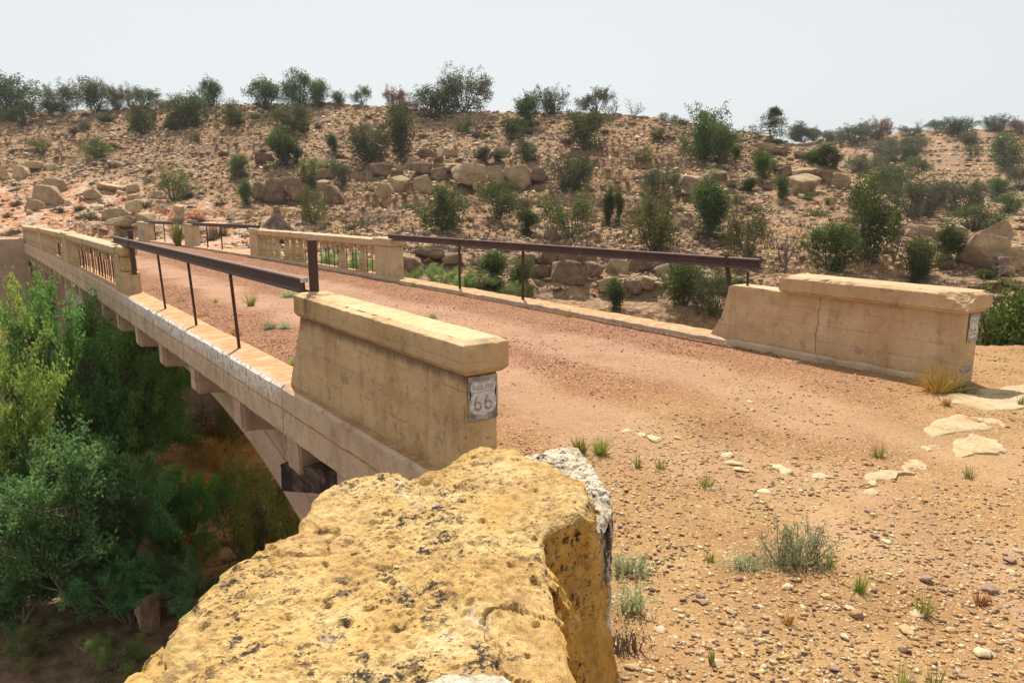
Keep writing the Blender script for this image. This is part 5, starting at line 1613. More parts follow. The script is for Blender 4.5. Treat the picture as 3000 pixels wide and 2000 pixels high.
# ------------------------------------------------------------------ plants
def leaf_quads(C, A, size, asp, rs_):
    """diamond leaves at centres C with axes A"""
    n = len(C)
    A = A / (np.linalg.norm(A, axis=1)[:, None] + 1e-9)
    R_ = rs_.normal(size=(n, 3)); B = np.cross(A, R_); B /= np.linalg.norm(B, axis=1)[:, None] + 1e-9
    s = (size * rs_.uniform(.6, 1.3, n))[:, None]
    V = np.stack([C - A * s * .5, C + B * s * asp * .5, C + A * s * .5, C - B * s * asp * .5], 1).reshape(-1, 3)
    F = np.arange(4 * n).reshape(-1, 4)
    return V, F


def branch(p, d, L, n, rs_, wob=0.25, up=0.0):
    pts = [np.array(p, float)]
    d = np.array(d, float)
    for i in range(n):
        d = d + rs_.normal(size=3) * wob + np.array([0, 0, up]); d /= np.linalg.norm(d)
        pts.append(pts[-1] + d * L / n)
    return np.array(pts)


def juniper(seed, H=2.6, W=2.4, clumps=150, leaves=46, gaps=0.12, leafsize=0.075, form='round', spread_=0.20):
    """many short stems fanning to a ragged crown of small upright sprays"""
    r_ = np.random.RandomState(seed)
    V, F, LC, LA = [], [], [], []
    lobes = []
    nl = {'round': 6, 'narrow': 4, 'open': 8, 'cone': 1}[form]
    for i in range(nl):
        az = 2 * math.pi * (i + r_.uniform(-.4, .4)) / nl
        k_ = r_.uniform(.10, .30) * (0.5 if form == 'narrow' else 1.0) * (1.25 if form == 'open' else 1)
        lobes.append((np.array([math.cos(az) * W * k_, math.sin(az) * W * k_, H * r_.uniform(.26, .56)]), np.array([W * r_.uniform(.17, .27), W * r_.uniform(.17, .27), H * r_.uniform(.26, .38)])))
    stems = []
    for c, rad in lobes:
        tip = c + np.array([0, 0, rad[2] * .8])
        b0 = np.array([c[0], c[1], 0]) * .12
        mid = (b0 * .55 + c * .45); mid[2] = c[2] * .45
        pts = np.array([b0 * (1 - t) ** 2 + 2 * mid * t * (1 - t) + tip * t * t for t in np.linspace(0, 1, 8)]) + r_.normal(size=(8, 3)) * 0.025
        tube(V, F, pts, np.linspace(.036, .009, 8), 5); stems.append(pts)
    n = 0; gate_o = r_.uniform(0, 40)
    while n < clumps:
        if form == 'cone':
            t = r_.uniform(.10, 1.0) ** .85; a = r_.uniform(0, 6.28); rr = W * .5 * (1.03 - t) ** .8 * r_.uniform(.35, 1.0) * (.75 + .5 * vn(np.array([t * 9.]), np.array([a * 1.3]), seed=seed)[0])
            p = np.array([rr * math.cos(a), rr * math.sin(a), H * t * .97])
        else:
            c, rad = lobes[r_.randint(nl)]
            d = r_.normal(size=3); d /= np.linalg.norm(d); d[2] = d[2] * .9 + .1
            p = c + d * rad * r_.uniform(.2, 1.0) ** .5
            if r_.uniform() < .26: p[2] += H * r_.uniform(.05, .20)
            if r_.uniform() < .14: p = np.array([p[0] * .8, p[1] * .8, H * r_.uniform(.06, .22)])
        n += 1
        if p[2] < 0.10: continue
        if fbm(np.array([p[0] * 1.9 + gate_o]), np.array([p[1] * 1.9]), np.array([p[2] * 1.9]), o=2, seed=seed)[0] < -0.34 + gaps * 1.3: continue
        st = stems[int(np.argmin([np.min(np.linalg.norm(q - p, axis=1)) for q in stems]))]
        low = st[st[:, 2] < p[2] + .05]
        q = low[np.argmin(np.linalg.norm(low - p, axis=1))] if len(low) else st[0]
        tube(V, F, np.array([q, q * .45 + p * .55 + r_.normal(size=3) * .03, p]), [.014, .009, .004], 3)
        if r_.uniform() < (0.08 if form == 'open' else 0.02): continue
        ax = np.array([p[0] / W * .7, p[1] / W * .7, .9]) + r_.normal(size=3) * .28; ax /= np.linalg.norm(ax)
        m = int(leaves * r_.uniform(.6, 1.35)); tt = r_.uniform(-1, 1, m)
        LC.append(p + ax[None] * (tt * spread_ * r_.uniform(.7, 1.3))[:, None] + r_.normal(size=(m, 3)) * (0.085 * (1.15 - .6 * np.clip(tt, 0, 1)))[:, None])
        LA.append(ax[None] + r_.normal(size=(m, 3)) * .6)
    C, A = np.concatenate(LC), np.concatenate(LA)
    k_ = C[:, 2] > 0.03
    return (np.array(V), F), leaf_quads(C[k_], A[k_], leafsize, 0.6, r_)


def dead_tree(seed, H=2.4, stems=5, density=1.0):
    r_ = np.random.RandomState(seed); V, F = [], []
    for s in range(stems):
        az = 2 * math.pi * (s + r_.uniform(-.3, .3)) / stems; tl = r_.uniform(.1, .6)
        pts = branch([0, 0, 0], [math.sin(tl) * math.cos(az), math.sin(tl) * math.sin(az), math.cos(tl)], H * r_.uniform(.6, 1), 7, r_, .16, .03)
        tube(V, F, pts, np.linspace(.05, .010, 8), 5)
        for k_ in range(int(7 * density)):
            i0 = r_.randint(2, 8)
            d = branch(pts[i0], [r_.normal(), r_.normal(), .9], H * r_.uniform(.15, .35), 4, r_, .25, .05)
            tube(V, F, d, np.linspace(.018, .006, 5), 4)
            for q in range(3):
                e = branch(d[r_.randint(1, 5)], [r_.normal(), r_.normal(), .8], H * .13, 3, r_, .3)
                tube(V, F, e, np.linspace(.009, .005, 4), 3)
    return np.array(V), F


TREE = {}


def reg(key, wood, leaf, mw, ml, wname='trunk', lname='crown'):
    V, F = wood
    a = mesh(wname, V, F, mw)
    b = mesh(lname, leaf[0], leaf[1], ml) if leaf is not None else None
    allv = np.concatenate([V, leaf[0]]) if leaf is not None else V
    hi = np.percentile(allv[:, 2], 99.5); wd = (np.percentile(allv[:, 0], 98.5) - np.percentile(allv[:, 0], 1.5) + np.percentile(allv[:, 1], 98.5) - np.percentile(allv[:, 1], 1.5)) / 2
    TREE.setdefault(key, []).append((a, b, hi, wd))


for i in range(5):
    w, l = juniper(10 + i, 2.6, 2.4, 270, 44, 0.20, .075, 'round', .26)
    reg('J', w, l, M['bark'], M['leaf_j']); reg('L', *juniper(20 + i, 2.6, 2.4, 190, 42, 0.18, .075, 'round', .27), M['bark'], M['leaf_l'])
for i in range(3):
    w, l = juniper(30 + i, 2.6, 2.8, 310, 46, 0.08, 0.07, 'open', .20)
    reg('O', w, l, M['bark'], M['leaf_o']); reg('B', w, l, M['bark'], M['leaf_b'])
for i in range(2):
    reg('P', *juniper(50 + i, 2.8, 2.4, 260, 30, 0.10, .07, 'cone', .14), M['bark'], M['leaf_j'])
for i in range(3):
    reg('N', *juniper(60 + i, 3.2, 1.7, 200, 44, 0.12, .075, 'narrow', .28), M['bark'], M['leaf_j'])
for i in range(3): reg('D', dead_tree(70 + i), None, M['deadwood'], None, 'branches')


def plant(kind, px, py, w, h, name, label, group, i, cat="tree", p=None, lab_children=None):
    for dy in range(0, 60, 3):          # a base just above the ridge line stands on the ridge
        if p is not None: break
        p = cast(px, py + dy)
        if p is not None: h += dy
    if p is None: return None
    d = p @ FWD
    a, b, hi, wd = TREE[kind][i % len(TREE[kind])]
    H_, W_ = h * d / FPX, w * d / FPX
    t = thing(name, label, cat, (p[0], p[1], p[2] - 0.05), random.Random(int(px * 3 + py)).uniform(0, 6.28), group, (W_ / wd, W_ / wd, H_ / hi))
    link(a.name.split('.')[0], a, t)
    if b is not None: link(b.name.split('.')[0], b, t)
    return t


TL = [  # x, base y, width, height in the 2352-px view
    ('J', 22, 262, 115, 92, "big broad juniper at the left end of the skyline"), ('J', 57, 291, 66, 62, "bushy bright juniper in front of the big one at far left"),
    ('O', 145, 257, 85, 68, "loose grey-green juniper, second clump on the skyline from the left"), ('L', 128, 262, 46, 34, None),
    ('J', 225, 250, 62, 68, None), ('O', 272, 253, 58, 58, "greyish half-bare juniper in the left skyline clump"), ('O', 332, 250, 72, 50, None), ('J', 487, 245, 52, 64, "ragged-topped juniper leaning left on the skyline"), ('D', 470, 246, 60, 50, None),
    ('J', 433, 293, 108, 78, "wide dense juniper just below the skyline left of centre"), ('J', 327, 310, 55, 76, "narrow juniper on the upper left slope"), ('L', 537, 288, 56, 58, None),
    ('J', 613, 252, 80, 70, None), ('J', 690, 245, 70, 80, None), ('J', 730, 246, 60, 62, None), ('J', 778, 240, 36, 32, None), ('J', 832, 237, 40, 38, "small solitary juniper on the skyline"),
    ('B', 910, 252, 52, 52, "yellow-brown bush on the skyline left of the tallest trees"), ('B', 940, 262, 50, 36, None), ('J', 995, 273, 88, 74, "dense green juniper beside the tallest skyline tree"), ('O', 1066, 258, 118, 96, "tallest skyline tree, with an open crown and bare branches"),
    ('D', 1100, 313, 50, 66, "bare twiggy shrub below the tallest skyline tree"), ('L', 1068, 305, 50, 40, None), ('N', 1215, 292, 56, 78, None), ('J', 1182, 322, 50, 56, None), ('O', 1264, 262, 68, 62, None), ('J', 1368, 262, 72, 58, None), ('D', 1412, 262, 34, 26, None), ('D', 1455, 271, 44, 46, "bare grey dead bush standing alone on the skyline"),
    ('J', 1348, 346, 86, 90, "bright dense juniper below the skyline in the centre right"), ('J', 1615, 370, 110, 122, "large spreading juniper on the right shoulder of the hill"), ('J', 1660, 378, 80, 90, None), ('P', 1775, 323, 78, 74, "pointed pine-like tree on the hill's right shoulder"),
    ('N', 1830, 326, 40, 44, None), ('J', 1753, 410, 60, 66, None), ('N', 1890, 382, 50, 56, None), ('J', 1918, 388, 34, 42, None), ('J', 1862, 375, 34, 28, None),
    ('J', 655, 312, 70, 66, None), ('J', 697, 306, 44, 64, None), ('N', 648, 382, 62, 90, "tall thin juniper leaning on the left middle slope"), ('N', 681, 376, 26, 46, None), ('N', 765, 350, 24, 44, None), ('O', 850, 374, 112, 92, "sprawling olive juniper left of the dark upright one"), ('J', 925, 373, 66, 122, "dark upright juniper on the middle slope left of centre"),
    ('L', 95, 356, 46, 40, None), ('L', 222, 366, 56, 56, None), ('L', 448, 328, 28, 22, None), ('L', 398, 462, 78, 80, "yellow-green juniper above the red cut bank"), ('J', 550, 406, 56, 52, None), ('N', 569, 472, 34, 62, None), ('L', 708, 440, 62, 72, None), ('L', 720, 514, 68, 88, "yellow-green juniper right of the dark spoil heap"), ('O', 787, 432, 44, 62, None), ('L', 740, 400, 70, 40, None),
    ('J', 1211, 369, 44, 46, None), ('N', 1113, 374, 30, 36, None), ('N', 1142, 372, 22, 26, None), ('O', 1315, 440, 112, 92, "wide bush with many bare twigs in the centre right"), ('O', 1512, 455, 84, 74, None), ('J', 1020, 530, 92, 112, "dense round juniper left of the pair above the right rail"), ('J', 1145, 505, 94, 94, "dense juniper hanging over a dark hollow above the rail"),
    ('N', 1212, 542, 48, 72, None), ('L', 1312, 546, 116, 112, "broad yellow-green juniper with splayed branches above the rail"), ('N', 1400, 522, 28, 100, "slender column-like juniper above the rail"), ('N', 1420, 520, 22, 90, None), ('L', 1502, 576, 118, 138, "largest yellowish juniper on the right slope above the rail"), ('N', 1625, 546, 78, 150, "tall ragged juniper on the right slope"), ('L', 1720, 592, 98, 116, "broad olive juniper above the right end of the rail"),
    ('J', 1795, 456, 40, 56, None), ('N', 1723, 441, 30, 36, None), ('D', 1805, 622, 66, 104, "bare dead shrub with upright branches behind the right wall"), ('J', 1905, 622, 112, 122, "leafy juniper behind the right wall, next to the dead shrub"), ('J', 1985, 592, 104, 190, "tallest dense juniper in the right valley"), ('O', 2090, 502, 124, 100, "brownish open-branched juniper in the right valley"), ('J', 2040, 440, 112, 66, None), ('B', 2130, 500, 60, 60, None),
    ('O', 2205, 492, 112, 92, None), ('J', 2235, 532, 114, 62, "low spreading green juniper behind the angular boulders"), ('J', 2110, 637, 92, 92, "round juniper behind the middle of the right wall"), ('N', 2170, 612, 62, 105, None), ('D', 2052, 602, 44, 92, None),
    ('J', 2265, 638, 46, 24, "low bright bush in front of the boulder pile at right"), ('D', 2290, 640, 60, 50, None), ('O', 1962, 335, 78, 54, None), ('B', 2016, 320, 60, 48, "reddish-brown tree on the far ridge"), ('O', 2075, 352, 90, 42, None), ('O', 2090, 312, 50, 22, None), ('D', 2110, 300, 40, 26, None), ('J', 2205, 318, 64, 48, None), ('O', 2150, 300, 50, 26, None),
    ('O', 2285, 305, 64, 38, None), ('B', 2338, 312, 44, 40, None), ('J', 2310, 392, 78, 82, "dark juniper on the far hillside near the right edge"), ('O', 1980, 400, 74, 46, None), ('O', 2060, 376, 102, 50, None), ('J', 2105, 402, 50, 42, None), ('J', 2290, 462, 44, 58, None), ('J', 2312, 490, 52, 48, None), ('O', 2342, 438, 60, 60, None), ('L', 2235, 356, 40, 24, None), ('L', 2225, 330, 50, 26, None),
    ('D', 2010, 362, 50, 44, None), ('O', 1905, 322, 60, 22, None), ('J', 1868, 322, 40, 26, None), ('O', 1845, 325, 50, 30, None),
    ('L', 1510, 322, 40, 26, None), ('L', 1478, 372, 42, 36, None), ('N', 1690, 362, 24, 30, None), ('J', 400, 300, 30, 26, None), ('J', 245, 285, 34, 24, None), ('L', 195, 300, 28, 22, None), ('L', 1525, 272, 26, 14, None), ('L', 1550, 276, 22, 12, None), ('D', 1400, 262, 26, 24, None),
    ('L', 118, 262, 40, 30, None), ('J', 20, 275, 60, 30, None), ('D', 300, 248, 60, 44, None), ('B', 380, 245, 50, 16, None),
    ('N', 1128, 668, 68, 96, "juniper growing out of the canyon wall below the right rail"), ('N', 1198, 684, 54, 92, None), ('N', 1410, 712, 44, 82, None), ('J', 1572, 700, 90, 110, "bush behind the low end of the right wall"), ('O', 1640, 726, 96, 120, "greyish twiggy bush behind the low end of the right wall"), ('D', 1590, 690, 70, 90, None), ('N', 1690, 690, 50, 60, None),
    ('N', 2105, 655, 40, 60, None), ('L', 2150, 690, 60, 40, None), ('L', 1700, 470, 26, 26, None), ('L', 1905, 470, 24, 20, None), ('L', 1860, 460, 26, 24, None),
]
NAMES = {'J': 'juniper', 'L': 'juniper', 'O': 'juniper', 'B': 'russet_bush', 'P': 'pine_tree', 'N': 'juniper', 'D': 'dead_shrub'}
GEN = {'J': ("dense dark green juniper dotted on the rocky hillside", "junipers on the rocky hillside"), 'L': ("low yellow-green juniper on the rocky hillside", "junipers on the rocky hillside"),
       'O': ("open greyish juniper showing its branches on the hillside", "junipers on the rocky hillside"), 'N': ("narrow upright juniper on the rocky hillside", "junipers on the rocky hillside"),
       'B': ("russet brown bush on the hillside", "russet bushes on the hillside"), 'D': ("bare grey dead shrub on the hillside", "dead shrubs on the hillside"), 'P': ("pine", "pines")}
for i, (kd, x, y, w, h, lab) in enumerate(TL):
    plant(kd, x * K, y * K, w * K, h * K, NAMES[kd], lab or GEN[kd][0], None if lab else GEN[kd][1], i, cat={'B': 'bush', 'D': 'shrub'}.get(kd, 'tree'))


# low dry scrub on the hill
def tuft(seed, n=60, L=0.5, spread=0.9, w=0.02, droop=0.3, seg=3, base=0.06):
    r_ = np.random.RandomState(seed); V, F = [], []
    for i in range(n):
        a = r_.uniform(0, 6.28); tl = abs(r_.normal()) * spread * 0.5
        d = np.array([math.sin(tl) * math.cos(a), math.sin(tl) * math.sin(a), math.cos(tl)])
        p = np.array([math.cos(a), math.sin(a), 0]) * base * r_.uniform() ** .5
        ln = L * r_.uniform(.45, 1.0); sd = np.cross(d, r_.normal(size=3)); sd /= np.linalg.norm(sd) + 1e-9
        b0 = len(V)
        for s in range(seg + 1):
            t = s / seg
            ww = w * (1 - t * .85) * .5
            V += [p + sd * ww, p - sd * ww]
            d = d + np.array([d[0] * droop, d[1] * droop, -droop * .35]) * .5; d /= np.linalg.norm(d)
            p = p + d * ln / seg
        for s in range(seg): F.append((b0 + 2 * s, b0 + 2 * s + 1, b0 + 2 * s + 3, b0 + 2 * s + 2))
    return np.array(V), np.array(F)


SCR = [mesh("scrub_bush", *tuft(700 + i, 230, 0.48, 1.5, 0.035, 0.10, 3, 0.16), M['scrub' if i % 4 else 'scrub_g']) for i in range(8)]
hp = hill_points(250, -1.0, 1.0)
for i, (x, y, d) in enumerate(hp):
    o = link("scrub_bush", SCR[i % 8]); s_ = (0.7 + 0.9 * rs.uniform()) * (1.15 if d > 90 else 1)
    o.location = (x, y, zg(x, y) - 0.03); o.scale = (s_ * 1.25, s_ * 1.25, s_ * rs.uniform(.6, 1)); o.rotation_euler = (0, 0, rs.uniform(0, 6.3))
    meta(o, "small yellow-green scrub bush between the stones of the hillside" if i % 8 % 4 == 0 else "small dry grey-brown scrub bush between the stones of the hillside", "bush", "scrub bushes dotted over the hillside")
# thin dry grass over the hill as one mass
hp = hill_points(9500, -2.0, 1.0)
hp = hp[rs.uniform(size=len(hp)) > 0.85 * red_mask(hp[:, 0], hp[:, 1])]
hz = terrain(hp[:, 0], hp[:, 1])
tv, tf = tuft(720, 26, 0.34, 1.6, 0.035, 0.1, 2, 0.14)
ang = rs.uniform(0, 6.28, len(hp)); sc_ = rs.uniform(.5, 1.3, len(hp))
VV = np.stack([(tv[None, :, 0] * np.cos(ang)[:, None] - tv[None, :, 1] * np.sin(ang)[:, None]) * sc_[:, None] + hp[:, 0:1],
               (tv[None, :, 0] * np.sin(ang)[:, None] + tv[None, :, 1] * np.cos(ang)[:, None]) * sc_[:, None] + hp[:, 1:2],
               tv[None, :, 2] * sc_[:, None] + hz[:, None] - .02], -1).reshape(-1, 3)
FF = (tf[None] + (np.arange(len(hp)) * len(tv))[:, None, None]).reshape(-1, 4)
meta(link("dry_grass", mesh("dry_grass", VV, FF, M['scrub'])), "thin dry grass and twigs scattered over the hillside", None, None, "stuff")


# ------------------------------------------------------------------ grass and sage on the near ground and the deck
def ground_plant(name, V, F, mat, x, y, z, label, cat, group=None, s=1.0, rz=0.0):
    o = link(name, mesh(name, V, F, mat)); o.location = (x, y, z - 0.01); o.scale = (s, s, s); o.rotation_euler = (0, 0, rz)
    return meta(o, label, cat, group)


GP = [  # px, py (3000 view), width px, height px, kind, label
    (1700, 1330, 60, 55, 'g', "left half of the green rush clump behind the boulder"), (1760, 1332, 75, 62, 'g', "thick green rush clump just right of the boulder's back"), (1868, 1372, 30, 50, 'g', "thin green sprig right of the rush clump"), (1937, 1374, 44, 36, 'g', "low olive tuft among pale stones behind the boulder"),
    (2068, 1428, 76, 52, 'g', "olive-green tuft beside the stony strip in the middle ground"), (2575, 1342, 60, 50, 'g', "sparse green tuft beside the cream rock tongue"), (2838, 1400, 50, 44, 'g', "faint green sprig on the gravel near the right edge"),
    (2078, 1643, 48, 34, 'g', "small olive tuft left of the sagebrush"), (2518, 1732, 66, 66, 'g', "bright green tuft right of the sagebrush"), (2705, 1802, 88, 76, 'g', "spiky green-brown tuft near the right bottom"), (2085, 1942, 30, 54, 'g', "thin dry sprig near the bottom centre"),
    (2640, 2030, 80, 110, 'g', "green sprigs cut by the bottom edge"), (2735, 2030, 70, 90, 'g', "yellow-green sprigs cut by the bottom edge, right of the taller ones"), (2432, 1655, 50, 56, 'g', "pale green sprig touching the sagebrush"),
    (2310, 1825, 56, 34, 'y', "low straw-coloured tuft in the lower right gravel"), (2870, 1770, 70, 50, 'y', "straw-coloured tuft by grey stones at right"), (2772, 1190, 44, 40, 'y', "small dry tuft on the cream ledge by the wall end"), (2990, 1190, 30, 36, 'g', "small green tuft on the rock ledge at the right edge"),
    (735, 897, 44, 42, 'g', "upright green tuft on the bridge deck by the left rail"), (790, 963, 66, 26, 's', "flat grey-green plant on the deck beside the near wall"), (835, 962, 54, 24, 's', "second flat grey-green plant on the deck, nearer the wall"), (632, 886, 26, 16, 'g', "tiny green sprig on the bridge deck"), (1268, 935, 34, 18, 'g', "small yellow-green tuft in the middle of the deck"), (845, 870, 60, 30, 's', "pale green tuft on the deck below the tall steel bar"),
]
for i, (px, py, w, h, kd, lab) in enumerate(GP):
    onb = py < 1000
    p = onz(px, py, -1.95 if onb else -1.97)
    for _ in range(4):
        zt = top_z(p[0], p[1]); p = onz(px, py, zt)
    d_ = p @ FWD
    W_, H_ = w * d_ / FPX, h * d_ / FPX
    n = 60 if kd != 's' else 200
    if 'thick' in lab or 'left half' in lab: n = 190
    if 'sprig' in lab: n = 34
    V, F = tuft(800 + i, n, H_ * 1.15, W_ / H_ * 0.62, 0.0062 if not onb else 0.014, 0.10 if kd != 's' else .4, 4, W_ * 0.16)
    ground_plant("grass_tuft" if kd != 's' else "low_plant", V, F, M[{'g': 'grass_g', 'y': 'grass_y', 's': 'sage'}[kd]], p[0], p[1], p[2], lab, "grass" if kd != 's' else "plant")


for i, (wx, wy) in enumerate([(3.0, 8.6), (2.98, 11.0), (3.05, 13.2), (3.2, 15.4), (7.95, 9.6), (7.9, 12.4), (8.0, 15.0), (3.1, 20.0), (7.9, 21.0)]):
    V, F = tuft(860 + i, 40, .16, 1.3, .012, .2, 3, .06)
    meta(ground_plant('grass_tuft', V, F, M['grass_y' if i % 3 else 'grass_g'], wx, wy, road_z(wx, wy), 'thin little weed growing at the foot of the deck kerb', 'grass'), group='weeds along the deck kerbs')


def sage(seed, stems, H, W_, leaves, ls):  # upright sprays
    r_ = np.random.RandomState(seed); V, F, C, A = [], [], [], []
    for s in range(stems):
        b = np.array([((s % 3) - 1) * W_ * .30 + r_.normal() * W_ * .045, r_.normal() * W_ * .06, 0])
        d = np.array([b[0] / W_ * .4 + r_.normal() * .24, r_.normal() * .3, 1.0])
        pts = branch(b, d, H * r_.uniform(.5, 1.0), 5, r_, .10, .1)
        tube(V, F, pts, np.linspace(.005, .0018, 6), 4)
        for k_ in range(leaves):
            t = r_.uniform(.0, 1.0) ** 1.7 * 4.99; i0 = int(t)
            p = pts[i0] + (pts[i0 + 1] - pts[i0]) * (t - i0)
            rad = 0.055 * (1 - t / 5) + 0.008
            C.append(p + r_.normal(size=3) * rad); A.append(np.array([0, 0, 1.0]) + r_.normal(size=3) * .5)
    return (np.array(V), F), leaf_quads(np.array(C), np.array(A), ls, .28, r_)


def sage_plant(px, py, w, h, stems, leaves, label, seed, mat='sage', ls=0.028, name="sagebrush"):
    p = onz(px, py, -1.97)
    for _ in range(3): p = onz(px, py, zg(p[0], p[1]))
    d_ = p @ FWD
    wood, lf = sage(seed, stems, h * d_ / FPX, w * d_ / FPX, leaves, ls)
    t = thing(name, label, "shrub", (p[0], p[1], p[2] - .01), -YAW)
    link("stems", mesh("stems", *wood, M['sage'] if mat == 'sage' else M['twig']), t); link("leaves", mesh("leaves", *lf, M[mat]), t)


sage_plant(2330, 1650, 150, 155, 30, 80, "silvery green sagebrush with upright sprays, the largest plant on the sandy ground", 900)
sage_plant(2190, 1665, 80, 34, 24, 30, "low silvery sprig spreading at the left foot of the sagebrush", 901)
sage_plant(1845, 1680, 110, 66, 26, 34, "grey-green plant against the right side of the boulder", 902)
sage_plant(1835, 1905, 95, 80, 24, 18, "dry brownish twiggy plant at the right foot of the boulder", 903, 'scrub', 0.02, "dry_shrub")
sage_plant(1850, 1790, 70, 90, 18, 26, "small grey-green sprig between the boulder and the gravel", 904)
# golden dry bush at the end of the right wall
p = onz(2745, 1148, -1.95)
t = thing("dry_bush", "golden dry grassy bush leaning against the end of the right wall", "bush", (p[0], p[1], zg(p[0], p[1])))
V, F = tuft(930, 300, 0.36, 1.1, 0.006, .22, 4, .10); link("dry_blades", mesh("dry_blades", V, F, M['grass_y']), t)
V, F = tuft(931, 260, 0.24, 1.6, 0.007, .1, 3, .13); V[:, 0] += .12; V[:, 1] -= .08; link("twigs", mesh("twigs", V, F, M['scrub_g']), t)

# ------------------------------------------------------------------ canyon trees and bushes
def leafy(seed, H=5.5, trunks=4, spread=1.0, lv=2, leaves=14, ls=0.075, droop=0.0, dens=1.0):
    r_ = np.random.RandomState(seed); V, F, C, A = [], [], [], []
    def grow(p, d, L, rad, level):
        pts = branch(p, d, L, 6, r_, .17, .07 - droop * (level > 0))
        tube(V, F, pts, np.linspace(rad, rad * .35, 7), 6 if level == 0 else 4)
        if level >= lv:
            m_ = pts[3]
            if fbm(np.array([m_[0] * .9 + seed]), np.array([m_[1] * .9]), np.array([m_[2] * .9]), o=2, seed=seed)[0] < -0.16: return
            n = int(leaves * dens)
            for k_ in range(7):
                n2 = max(2, n)
                q = pts[k_] if k_ < 7 else pts[-1]
                C.append(q + r_.normal(size=(n2, 3)) * 0.13); A.append(r_.normal(size=(n2, 3)) + np.array([0, 0, -.3 if droop else .35]))
            return
        kids = 7 if level == 0 else 6
        for k_ in range(kids):
            i0 = r_.randint(2, 7) if level == 0 else r_.randint(1, 7)
            dd = (pts[i0] - pts[i0 - 1]); dd /= np.linalg.norm(dd)
            side = r_.normal(size=3); side -= dd * (side @ dd); side /= np.linalg.norm(side)
            nd = dd * .55 + side * (.9 if level == 0 else .8)
            grow(pts[i0], nd, L * r_.uniform(.38, .6), rad * .42, level + 1)
    for s in range(trunks):
        az = 2 * math.pi * (s + r_.uniform(-.3, .3)) / trunks; tl = spread * r_.uniform(.15, .6)
        grow([.15 * math.cos(az), .15 * math.sin(az), 0], [math.sin(tl) * math.cos(az), math.sin(tl) * math.sin(az), math.cos(tl)], H * r_.uniform(.62, .85), .075, 0)
    C, A = np.concatenate(C), np.concatenate(A)
    k_ = C[:, 2] > 0.05
    return (np.array(V), F), leaf_quads(C[k_], A[k_], ls, .5, r_)


for i in range(3):
    w, l = leafy(1000 + i, 5.5, 5, 1.1, 2, 24, .155)
    reg('W', w, l, M['twig'], M['leaf_w'])
    reg('C', w, l, M['bark'], M['leaf_c'])
    reg('Y', w, l, M['twig'], M['leaf_y'])
for i in range(2):
    w, l = leafy(1020 + i, 3.0, 6, 1.5, 2, 14, .09)
    reg('S', w, l, M['twig'], M['leaf_v'])
    reg('T', w, l, M['bark'], M['leaf_t'])
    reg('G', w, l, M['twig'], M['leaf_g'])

CT = [  # kind, base pixel, width px, height px, label
    ('Y', -10, 1660, 340, 820, "tall tree painted sunlit yellow-green in the canyon at the left edge"),
    ('W', 250, 1790, 470, 540, "spreading green willow in front of the bridge in the lower left"),
    ('W', 60, 1830, 380, 400, "nearest green willow with drooping bare twigs at bottom left"),
    ('C', 300, 1500, 400, 620, "leafy tree standing against the far pier"),
    ('C', 410, 1440, 260, 470, "leafy tree in the shade under the bridge brackets"),
    ('C', 190, 1480, 340, 640, "leafy tree between the yellow-green tree and the far pier"),
    ('W', 560, 1800, 230, 200, "green willow bush beneath the nearest part of the arch"),
    ('T', 760, 1690, 240, 360, "yellowish-green bush beside the arch foot"),
    ('T', 850, 1640, 200, 260, "olive bush tucked behind the arch foot"),
    ('Y', -10, 1440, 230, 540, "smaller tree painted sunlit yellow-green behind the one at the left edge"),
    ('G', 560, 1480, 170, 130, "bush painted sunlit gold in the gap under the arch"),
    ('G', 640, 1400, 170, 130, "second bush painted sunlit gold, farther back in the gap under the arch"),
    ('G', 520, 1600, 140, 110, "orange-brown bush, sunlight painted in its leaves, low in the gap between the willow and the arch"),
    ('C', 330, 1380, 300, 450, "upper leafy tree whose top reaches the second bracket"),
    ('G', 470, 1500, 120, 110, "golden bush, sunlight painted in its leaves, beside the middle willow"),
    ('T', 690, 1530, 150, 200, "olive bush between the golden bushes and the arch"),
    ('G', 500, 1690, 150, 150, "orange-brown bush, sunlight painted in its leaves, just right of the willows"),
    ('S', 90, 1930, 170, 110, "small green bush on the shaded soil at the bottom left corner"),
    ('S', 330, 1960, 190, 120, "low green bush on the shaded soil beside the boulder's lower left edge"),
    ('C', 520, 1660, 220, 300, "thin leafy tree in front of the golden gap"),
    ('W', 370, 1720, 300, 420, "green willow right of the largest one in the lower left"),
    ('C', 120, 1640, 360, 560, "deep green tree behind the drooping willow"),
    ('W', 380, 1830, 230, 230, "low green willow bush above the pale upright boulder"),
    ('T', 640, 1330, 200, 150, "olive bush high under the arch crown"),
]
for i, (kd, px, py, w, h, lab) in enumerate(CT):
    plant(kd, px, py, w, h, "canyon_tree" if kd not in 'ST' else "canyon_bush", lab, None, i, "tree" if kd not in 'ST' else "bush")
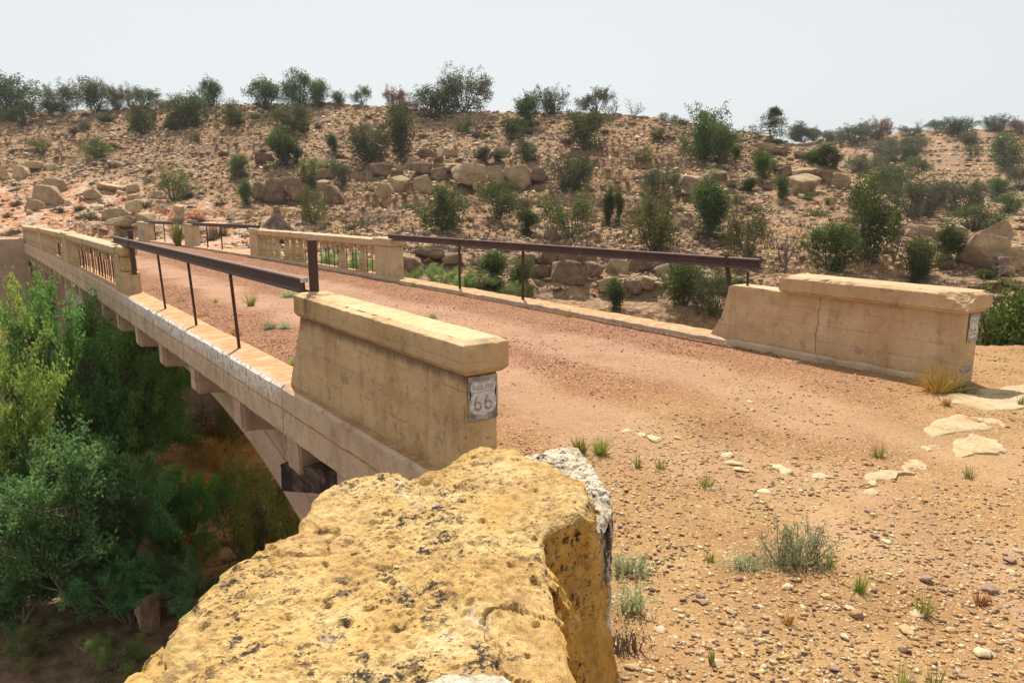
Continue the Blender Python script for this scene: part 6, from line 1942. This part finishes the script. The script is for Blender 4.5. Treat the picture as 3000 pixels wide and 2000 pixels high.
# bushes on the canyon's far wall and beyond the right wall
CB = [('S', 1290, 850, 120, 75, "bright leafy bush below the right rail near the balustrade pillar"), ('S', 1390, 865, 130, 80, "second bright leafy bush below the right rail"), ('S', 1210, 840, 80, 60, "bright leafy bush just behind the balustrade's near pillar"),
      ('S', 1050, 820, 90, 90, "leafy green bush seen between the right balusters"), ('S', 960, 800, 80, 70, "leafy green bush behind the middle of the right balustrade"), ('S', 860, 770, 80, 60, "small leafy bush behind the far end of the right balustrade"), ('S', 1500, 890, 110, 70, "low leafy bush on the ledge under the right rail"),
      ('L', 2925, 1130, 260, 330, "dense olive bush beyond the end of the right wall"), ('L', 3040, 1120, 260, 300, "olive bush cut by the right edge beyond the wall"), ('T', 2860, 1120, 90, 60, None), ('J', 2915, 1128, 260, 290, "dark rounded bush against the outer end of the right wall"), ('J', 3010, 1126, 260, 320, "dark bush at the right edge below the ledges")]
for i, (kd, px, py, w, h, lab) in enumerate(CB):
    if py > 1000:
        dd = 11.0; dr = ray(px, py); p = dr * dd / (dr @ FWD); p[2] = max(p[2] - 0.15, zg(p[0], p[1]))
        zt = zg(p[0], p[1])
        hh = h + (p[2] - zt) / dd * FPX
        plant(kd, px, py, w, hh, "canyon_bush", lab or "low yellowish bush at the rim beyond the right wall", None, i, "bush", np.array([p[0], p[1], zt]))
    else:
        plant(kd, px, py, w, h, "canyon_bush", lab, None, i, "bush")
# the weed by the far pillar, and the pale boulder under the willow
p = np.array([8.0, 38.3, zdeck(38.3)]); d_ = p @ FWD
V, F = tuft(950, 300, 1.15, .35, .05, .05, 4, .08)
ground_plant("tall_weed", V, F, M['grass_g'], 8.02, 38.3, zdeck(38.3) - .05, "tall bright green weed growing beside the far pillar", "plant")
hill_rock(430, 1845, 88, 112, 'sandstone', "boulder", "pale upright boulder under the willow at the lower left", None, 0.8, 0.6)

# ------------------------------------------------------------------ smoky air
hz_m = bpy.data.materials.new("smoky_air"); hz_m.use_nodes = True
hn = hz_m.node_tree
for n_ in list(hn.nodes): hn.nodes.remove(n_)
ho = hn.nodes.new("ShaderNodeOutputMaterial"); hv = hn.nodes.new("ShaderNodeVolumePrincipled")
hv.inputs['Color'].default_value = (.80, .87, .95, 1); hv.inputs['Density'].default_value = 0.0003
hv.inputs['Anisotropy'].default_value = 0.3
hn.links.new(hv.outputs[0], ho.inputs['Volume'])
bm = bmesh.new(); box_bm(bm, -150, 260, -60, 260, -12, 30)
meta(link("haze", bm_mesh("haze", bm, hz_m)), None, None, None, "stuff")
